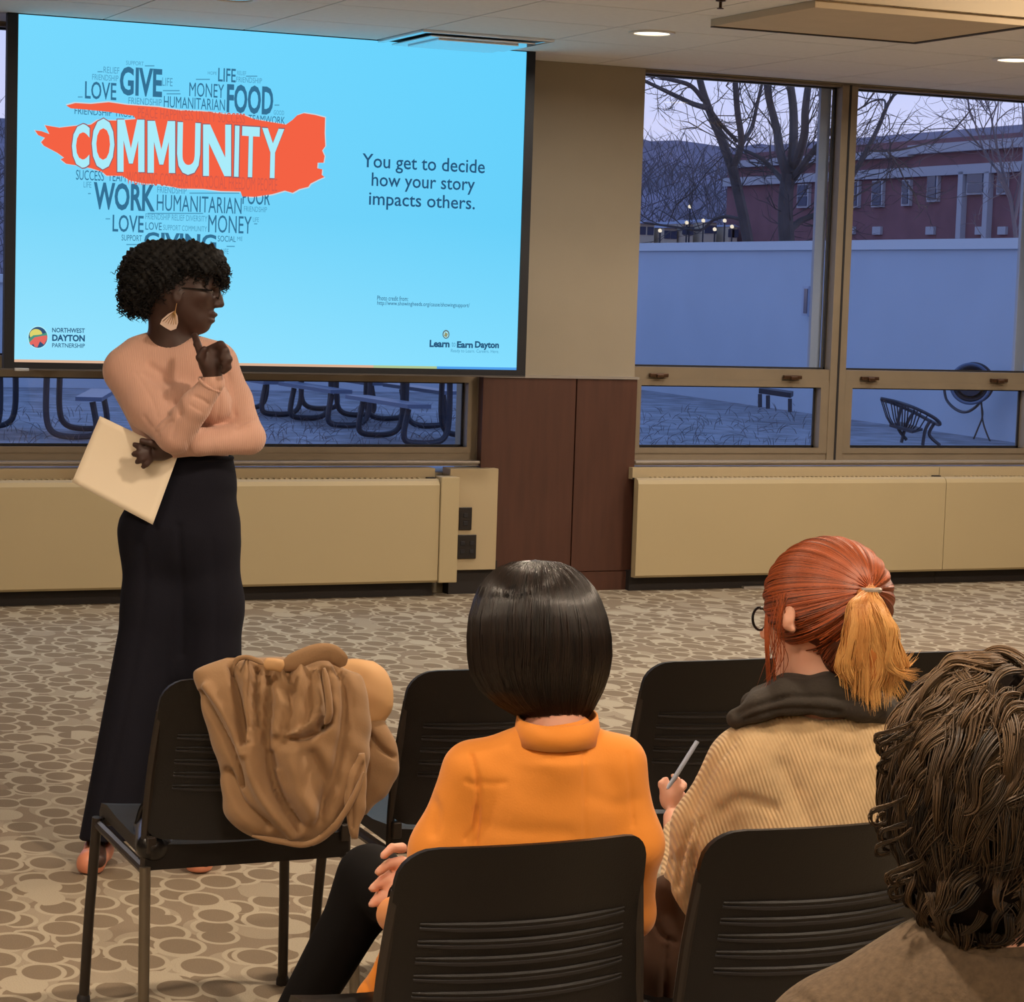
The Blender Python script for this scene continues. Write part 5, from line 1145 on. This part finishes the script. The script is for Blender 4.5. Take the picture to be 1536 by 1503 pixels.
# writing hand
G.ell(S, (1006, 1196, .36), (19, 24), .026, k=.01)
for pts, r_ in (([(1012, 1178, .35), (1016, 1170, .36), (1010, 1164, .39)], 7), ([(1020, 1186, .35), (1026, 1178, .37), (1022, 1172, .40)], 6.8), ([(1018, 1196, .36), (1024, 1192, .39), (1018, 1188, .41)], 6.4), ([(1014, 1208, .36), (1020, 1204, .39), (1014, 1200, .41)], 5.8), ([(996, 1188, .35), (992, 1176, .35), (999, 1168, .36)], 7.2)):
    G.chain(S, pts, r_, r_*.8, k=.004)
S.build('body', M['skin_light'], pr2)
S = SDF(.005); rtorso(S, 0)
S.cap(G.q(1236, 1040, 0), G.q(1238, 1078, 0), G.R(56), G.R(50), .01, op=1)
cre = [([(1100, 1110), (1068, 1150), (1044, 1200), (1024, 1260)], 7, .006), ([(1175, 1150), (1195, 1190), (1215, 1235)], 16, .008), ([(1085, 1215), (1110, 1200), (1160, 1212)], 9, .006), ([(1036, 1240), (1020, 1290), (1016, 1330)], 5, .008), ([(1052, 1230), (1040, 1290), (1036, 1350)], 5, .006), ([(1230, 1120), (1280, 1135), (1320, 1120)], 12, .004), ([(1006, 1290), (1000, 1330), (1002, 1370)], 5, .006)]
cg = S.build('cardigan', M['cardigan'], pr2, cre); cg['label'] = 'oatmeal ribbed cardigan'
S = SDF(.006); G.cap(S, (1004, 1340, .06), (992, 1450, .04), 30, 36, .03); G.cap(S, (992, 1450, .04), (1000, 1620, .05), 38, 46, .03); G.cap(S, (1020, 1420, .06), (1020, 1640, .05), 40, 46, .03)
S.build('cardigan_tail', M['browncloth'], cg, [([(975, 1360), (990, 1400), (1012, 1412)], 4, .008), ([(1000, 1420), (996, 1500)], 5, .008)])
# dark scarf wound at the neck
S = SDF(.004)
for dd, y0 in ((-.052, 0), (-.02, -8)):
    G.chain(S, [(1104, 1078, dd+.02), (1140, 1062, dd), (1190, 1052, dd-.012), (1240, 1054, dd-.02), (1290, 1060, dd-.012), (1325, 1068, dd+.02)], 15, 19, k=.02)
    G.chain(S, [(1140, 1052+y0, dd+.02), (1180, 1038+y0, dd), (1240, 1034+y0, dd-.008), (1300, 1046+y0, dd+.01)], 16, 17, k=.02)
G.chain(S, [(1130, 1056, .04), (1150, 1050, .09), (1200, 1046, .12), (1280, 1050, .10), (1330, 1060, .03)], 20, 20, k=.02)
S.build('scarf', M['scarf'], pr2, [([(1105, 1070), (1160, 1050), (1220, 1044), (1300, 1050)], 4, .006), ([(1118, 1080), (1180, 1064), (1260, 1068)], 4, .005), ([(1140, 1058), (1190, 1040)], 3, .003)])
# legs
S = SDF(.008)
for x0, x1 in ((1170, 1120), (1280, 1230)): G.cap(S, (x0, 1500, .08), (x1, 1430, .50), 62, 48, .03); G.cap(S, (x1, 1430, .50), (x1+10, 1800, .46), 44, 30, .03)
S.build('trousers', M['browncloth'], pr2)
for x1 in (1130, 1240):
    S = SDF(.006); G.cap(S, (x1, 1830, .44), (x1-20, 1775, .66), 25, 20, .02); S.build('shoe', M['blackplastic'], pr2)
# hair combed back to the tie
hc_, hr_ = G.q(1243, 897, .0), np.array([G.R(96), G.R(91), .100])
S = SDF(.004); S.ell(hc_, hr_*.985, .0); S.plane(G.q(1204, 948, 0), (DN*.89-RT*.45)+FW*.2)
S.ell(G.q(1255, 985, -.01), (G.R(38), G.R(42), .05), .03) if False else None
S.build('hair', M['hair_red'], pr2)
S = SDF(.004); G.ell(S, (1262, 955, -.005), (46, 52), .075, k=.02, roll=.4); G.ell(S, (1258, 985, -.01), (28, 40), .05, k=.02, roll=.3); S.build('nape_hair', M['hair_red'], pr2)
tie = np.array([ (1293-1243)*G.D/F, (897-882)*G.D/F, -.0]); tie[2] = -math.sqrt(max(.1, 1-(tie[0]/hr_[0])**2-(tie[1]/hr_[1])**2))*hr_[2]; tdir = tie/hr_; tdir /= np.linalg.norm(tdir)
P0 = []; rv = []
ts = np.linspace(0, 1, 20)
while len(P0) < 4200:
    d = rng.normal(0, 1, 3); d /= np.linalg.norm(d); p = d*hr_; sxp, syp = proj(hc_+RT*p[0]+UP*p[1]+FW*p[2])
    lineval = (sxp-1204)*-.45+(syp-948)*.89
    if lineval > 2+ (8 if d[2] > 0 else 0): continue
    if d[2] < 0 and 1172 < sxp < 1196 and syp > 903: continue
    om = math.acos(np.clip(d@tdir, -1, 1))
    if om < .12: continue
    f_ = np.sin((1-ts)*om)[:, None]*d+np.sin(ts*om)[:, None]*tdir; f_ /= np.sin(om)
    f_ = f_*(1.0+.015*rng.random()+.012*math.sin(math.atan2(*(np.cross(d, tdir)[:2]))*26)-.05*np.maximum(0, ts-.9)[:, None]*10*.3); q_ = f_*hr_
    P0.append(hc_+q_[:, :1]*RT+q_[:, 1:2]*UP+q_[:, 2:]*FW); rv.append(np.clip(.42+.22*math.sin(math.atan2(d[1], d[0])*19)+rng.normal(0, .2)+.25*max(0, d[1]), 0, 1))  # crown hairs paler, light from above put into their colour
# nape hairs drawn up
for i in range(900):
    x0 = rng.uniform(1212, 1300); y0 = np.interp(x0, [1212, 1235, 1262, 1300], [950, 992, 1020, 985])-rng.random()*25; s_ = G.q(x0, y0, -.066-rng.uniform(0, .01)+abs(x0-1262)*.0006); e_ = hc_+RT*tie[0]+UP*tie[1]+FW*tie[2]
    mid = (s_+e_)/2-FW*.018; P0.append((1-ts[:, None])**2*s_+2*ts[:, None]*(1-ts[:, None])*mid+ts[:, None]**2*e_); rv.append(rng.uniform(0, .3))
strands('combed_hair', P0, .0010, M['hair_red'], pr2, rnd=np.array(rv), taper=False)
tp = hc_+RT*tie[0]+UP*tie[1]+FW*(tie[2]-.012)
# loose locks beside the face
P0 = []
for i in range(80):
    if i < 62: pts = [(rng.uniform(1156, 1172), rng.uniform(858, 880), .0), (rng.uniform(1148, 1158), 920, .0), (rng.uniform(1147, 1154), 970, .0), (rng.uniform(1149, 1158), rng.uniform(990, 1040), .01)]
    else: pts = [(1172+rng.normal(0, 5), 890, -.075), (1168+rng.normal(0, 6), 940, -.07), (1163+rng.normal(0, 8), 990, -.05), (1158+rng.normal(0, 9), rng.uniform(1010, 1060), -.03)]
    P0.append(smooth_line([G.q(*p_) for p_ in pts], 5))
strands('loose_locks', P0, .0007, M['hair_red'], pr2, rnd=rng.uniform(.3, .9, 80))['kind'] = 'stuff'
MB().tube([tp+(RT*.3-UP*.0+FW*0)*0+np.array(RT*math.cos(a)*.014+(UP*.5+FW*.85)*0+np.cross(RT, (RT*.25-UP*.97))*math.sin(a)*.014) for a in np.linspace(0, 2*math.pi, 25)], .0042, 8, False).build('hair_tie', M['sill'], pr2, True)
# ponytail
P0 = []; K = 0
for cl in range(62):                                                # clumps, each with its own sweep and end
    sp = rng.uniform(-1, 1); sp2 = rng.uniform(-1, 1); ex = 1306+sp*46+rng.normal(0, 5); ey = rng.uniform(1000, 1070)-abs(sp)**2*35; cur = rng.normal(0, 9)
    for i in range(34):
        j1, j2, j3 = rng.normal(0, 3), rng.normal(0, 4), rng.normal(0, 5)
        pts = [tp+RT*rng.normal(0, .003)+UP*rng.normal(0, .003)+FW*rng.normal(0, .003), G.q(1298+sp*20+j1, 903, -.120-.006*sp2), G.q(1304+sp*36+j2, 945, -.120-.014*sp2), G.q(1307+sp*44+j3+cur*.6, 1000, -.100-.014*sp2), G.q(ex+j3*1.1-cur, ey+rng.normal(0, 6), -.085-.012*sp2)]
        P0.append(smooth_line(pts, 6)); K += 1
P0 = np.array(P0); n_ = P0.shape[1]; rv = np.clip(np.repeat(rng.random(62), 34)[:, None]*.45+rng.random(K)[:, None]*.25+np.linspace(-.1, .35, n_)[None], 0, 1)
strands('ponytail', P0, .0010, M['hair_gold'], pr2, rnd=rv)
S = SDF(.005); G.chain(S, [(1294, 890, -.10), (1300, 925, -.112), (1306, 970, -.105), (1308, 1000, -.09)], 10, 26, k=.01, fl=.6); S.build('ponytail_core', M['hair_gold'], pr2)
gl = MB().tube([G.q(1184, 914, -.05), G.q(1160, 912, .02), G.q(1141, 913, .062)], .002, 6).build('glasses', M['blackplastic'], pr2)
MB().tube([G.q(1140+11*math.cos(a), 928+17*math.sin(a), .066+.012*math.cos(a)) for a in np.linspace(0, 2*math.pi, 25)], .0022, 6, False).build('rim', M['blackplastic'], gl, True)
# pen held in the writing hand
Pn = [G.q(1001, 1184, .345), G.q(1046, 1112, .37)]
pe = MB().tube(Pn, .0042, 10).build('pen', M['pencil'], None, True); tag(pe, 'pale blue pen held by the red-haired woman', 'pen')
MB().tube([Pn[0], Pn[0]+(Pn[0]-Pn[1])/np.linalg.norm(Pn[0]-Pn[1])*.012], [.004, .001], 8).build('pen_tip', M['goldmetal'], pe, True)

# ---- curly brown-haired person nearest the lens
G = Fig(2.15)
pm = empty('person.003', tuple(at(1480, 1300, 2.15)*[1, 1, 0]), 'person with tousled curly brown hair and brown tweed jacket, nearest the camera', 'person')
S = SDF(.006)
G.ell(S, (1485, 1170, .02), (140, 165), .095, k=.02); G.ell(S, (1480, 1250, .08), (95, 110), .05, k=.03); G.cap(S, (1490, 1320, 0), (1490, 1450, -.01), 92, 100, .03); G.ell(S, (1476, 1235, .135), (14, 24), .02, k=.015)
G.cap(S, (1490, 1490, -.01), (1270, 1570, 0), 64, 74, .05); G.cap(S, (1490, 1490, -.01), (1740, 1570, 0), 64, 74, .05); G.cap(S, (1490, 1640, 0), (1490, 2000, .0), 230, 210, .06, fl=.55)
for s_ in (-1, 1): G.cap(S, (1490+s_*255, 1600, 0), (1490+s_*300, 1900, .02), 80, 66, .04); G.cap(S, (1490+s_*300, 1900, .02), (1490+s_*170, 2000, .34), 60, 42, .03); G.ell(S, (1490+s_*140, 2010, .38), (50, 40), .05, k=.02)
for s_ in (-1, 1): G.cap(S, (1490+s_*110, 2060, .05), (1490+s_*150, 2010, .5), 110, 84, .04); G.cap(S, (1490+s_*150, 2010, .5), (1490+s_*150, 2560, .46), 76, 50, .04)
S.build('body', M['skin_light'], pm)
S = SDF(.006)
G.cap(S, (1480, 1478, -.01), (1275, 1562, 0), 78, 98, .05); G.cap(S, (1490, 1478, -.01), (1740, 1562, 0), 84, 98, .05); G.cap(S, (1490, 1620, 0), (1490, 2000, .0), 255, 235, .06, fl=.62)
for s_ in (-1, 1): G.cap(S, (1490+s_*262, 1590, 0), (1490+s_*300, 1900, .02), 96, 78, .04); G.cap(S, (1490+s_*300, 1900, .02), (1490+s_*180, 1990, .30), 72, 56, .03)
S.cap(G.q(1490, 1300, .02), G.q(1490, 1385, .02), G.R(92), G.R(88), .01, op=1)
jk2 = S.build('jacket', M['suit'], pm, [([(1150, 1500), (1176, 1488), (1205, 1496), (1222, 1512)], 6, .006), ([(1360, 1450), (1350, 1500)], 10, .003)])
jk2['label'] = 'brown tweed jacket with faint check'
loft_ring(G.q(1490, 1416, .0), G.R(108), .076, -.03, .014, .012, 'jacket_collar', M['suit'], jk2, .012, th=.006)
S = SDF(.01)
for s_ in (-1, 1): G.cap(S, (1490+s_*110, 2060, .05), (1490+s_*150, 2010, .5), 118, 92, .04); G.cap(S, (1490+s_*150, 2010, .5), (1490+s_*150, 2540, .46), 84, 64, .04)
S.build('trousers', M['trouser'], pm)
for s_ in (-1, 1):
    S = SDF(.008); c_ = G.q(1490+s_*150, 2560, .5); c_[2] = .05; f_ = FW*[1, 1, 0]; S.cap(c_-f_*.06, c_+f_*.14, .045, .04, .02); S.plane([0, 0, .004], (0, 0, -1)); S.build('shoe', M['blackplastic'], pm)
hc_, hr_ = G.q(1488, 1180, .0), np.array([G.R(158), G.R(202), .122])
S = SDF(.005); S.ell(hc_, hr_*.92, .0); G.ell(S, (1470, 1320, -.01), (92, 100), .085, k=.03)
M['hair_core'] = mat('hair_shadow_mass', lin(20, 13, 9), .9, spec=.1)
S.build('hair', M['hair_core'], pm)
hc2, hr2 = G.q(1468, 1318, -.01), np.array([G.R(108), G.R(108), .098])
P0 = []; rv = []; NN = 30; t_ = np.linspace(0, 1, NN)
cw = np.array([.30, .93, -.2]); cw /= np.linalg.norm(cw)           # crown whorl direction
k = 0
while k < 620:                                                      # locks of waving hair
    low = rng.random() < .2; C0, R0_ = (hc2, hr2) if low else (hc_, hr_)
    d = rng.normal(0, 1, 3); d /= np.linalg.norm(d)
    if d[2] > .45 or (low and d[1] > .5): continue
    k += 1
    tg = -cw*.6+np.array([rng.normal(-.15, .5), -.55, rng.normal(0, .2)]); tg -= d*(tg@d); tg /= np.linalg.norm(tg)+1e-6; sd_ = np.cross(d, tg)
    ln = rng.uniform(.5, 1.0); amp = rng.uniform(.04, .10); fr = rng.uniform(3.5, 7); ph_ = rng.random()*6.28; lift = rng.uniform(.0, .10); shade = np.clip(.22+.55*max(0, d[1]-.05)+rng.normal(0, .12), 0, 1); w0 = rng.uniform(.04, .08); cl = rng.uniform(.0, .04)  # locks paler towards the top, highlights put into the hair colour
    for i in range(22):
        o1, o2 = rng.normal(0, w0), rng.normal(0, .012)
        path = d+tg*(t_*ln)[:, None]+sd_*(o1*(1-.75*t_)+amp*np.sin(fr*t_+ph_)*t_**.5)[:, None]; path /= np.linalg.norm(path, axis=1)[:, None]
        rad = .97+o2+lift*np.sin(math.pi*t_)+cl*np.sin(fr*1.3*t_+ph_)*t_; q_ = path*rad[:, None]*R0_
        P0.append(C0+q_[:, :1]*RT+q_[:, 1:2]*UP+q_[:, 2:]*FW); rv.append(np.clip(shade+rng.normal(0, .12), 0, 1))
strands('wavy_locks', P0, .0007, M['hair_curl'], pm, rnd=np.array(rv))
P0 = []                                                             # curls flicking out at the left side and over the collar
for k in range(26):
    y0 = rng.choice([1118, 1145, 1225, 1250, 1330])+rng.normal(0, 10); x0 = 1338+max(0, y0-1290)*.4+rng.normal(0, 5); Rr = rng.uniform(8, 24); dd = rng.uniform(-.06, .03); wq = rng.uniform(.5, 1.1)
    for i in range(11):
        n1 = lambda s_=2.2: rng.normal(0, s_)
        P0.append(smooth_line([G.q(x0+34+n1(), y0-26+n1(), dd-.01), G.q(x0+14+n1(), y0-14+n1(), dd), G.q(x0-Rr+n1(), y0-2+n1(), dd), G.q(x0-Rr*.9+n1(1.5), y0+Rr*wq+n1(1.5), dd+.005), G.q(x0-Rr*.1+n1(1.5), y0+Rr*wq*.9+n1(1.5), dd+.01), G.q(x0+n1(1.5), y0+Rr*.4+n1(), dd+.01)], 5))
strands('flicked_curls', P0, .0006, M['hair_curl'], pm, rnd=np.clip(rng.normal(.3, .2, len(P0)), 0, 1))['kind'] = 'stuff'
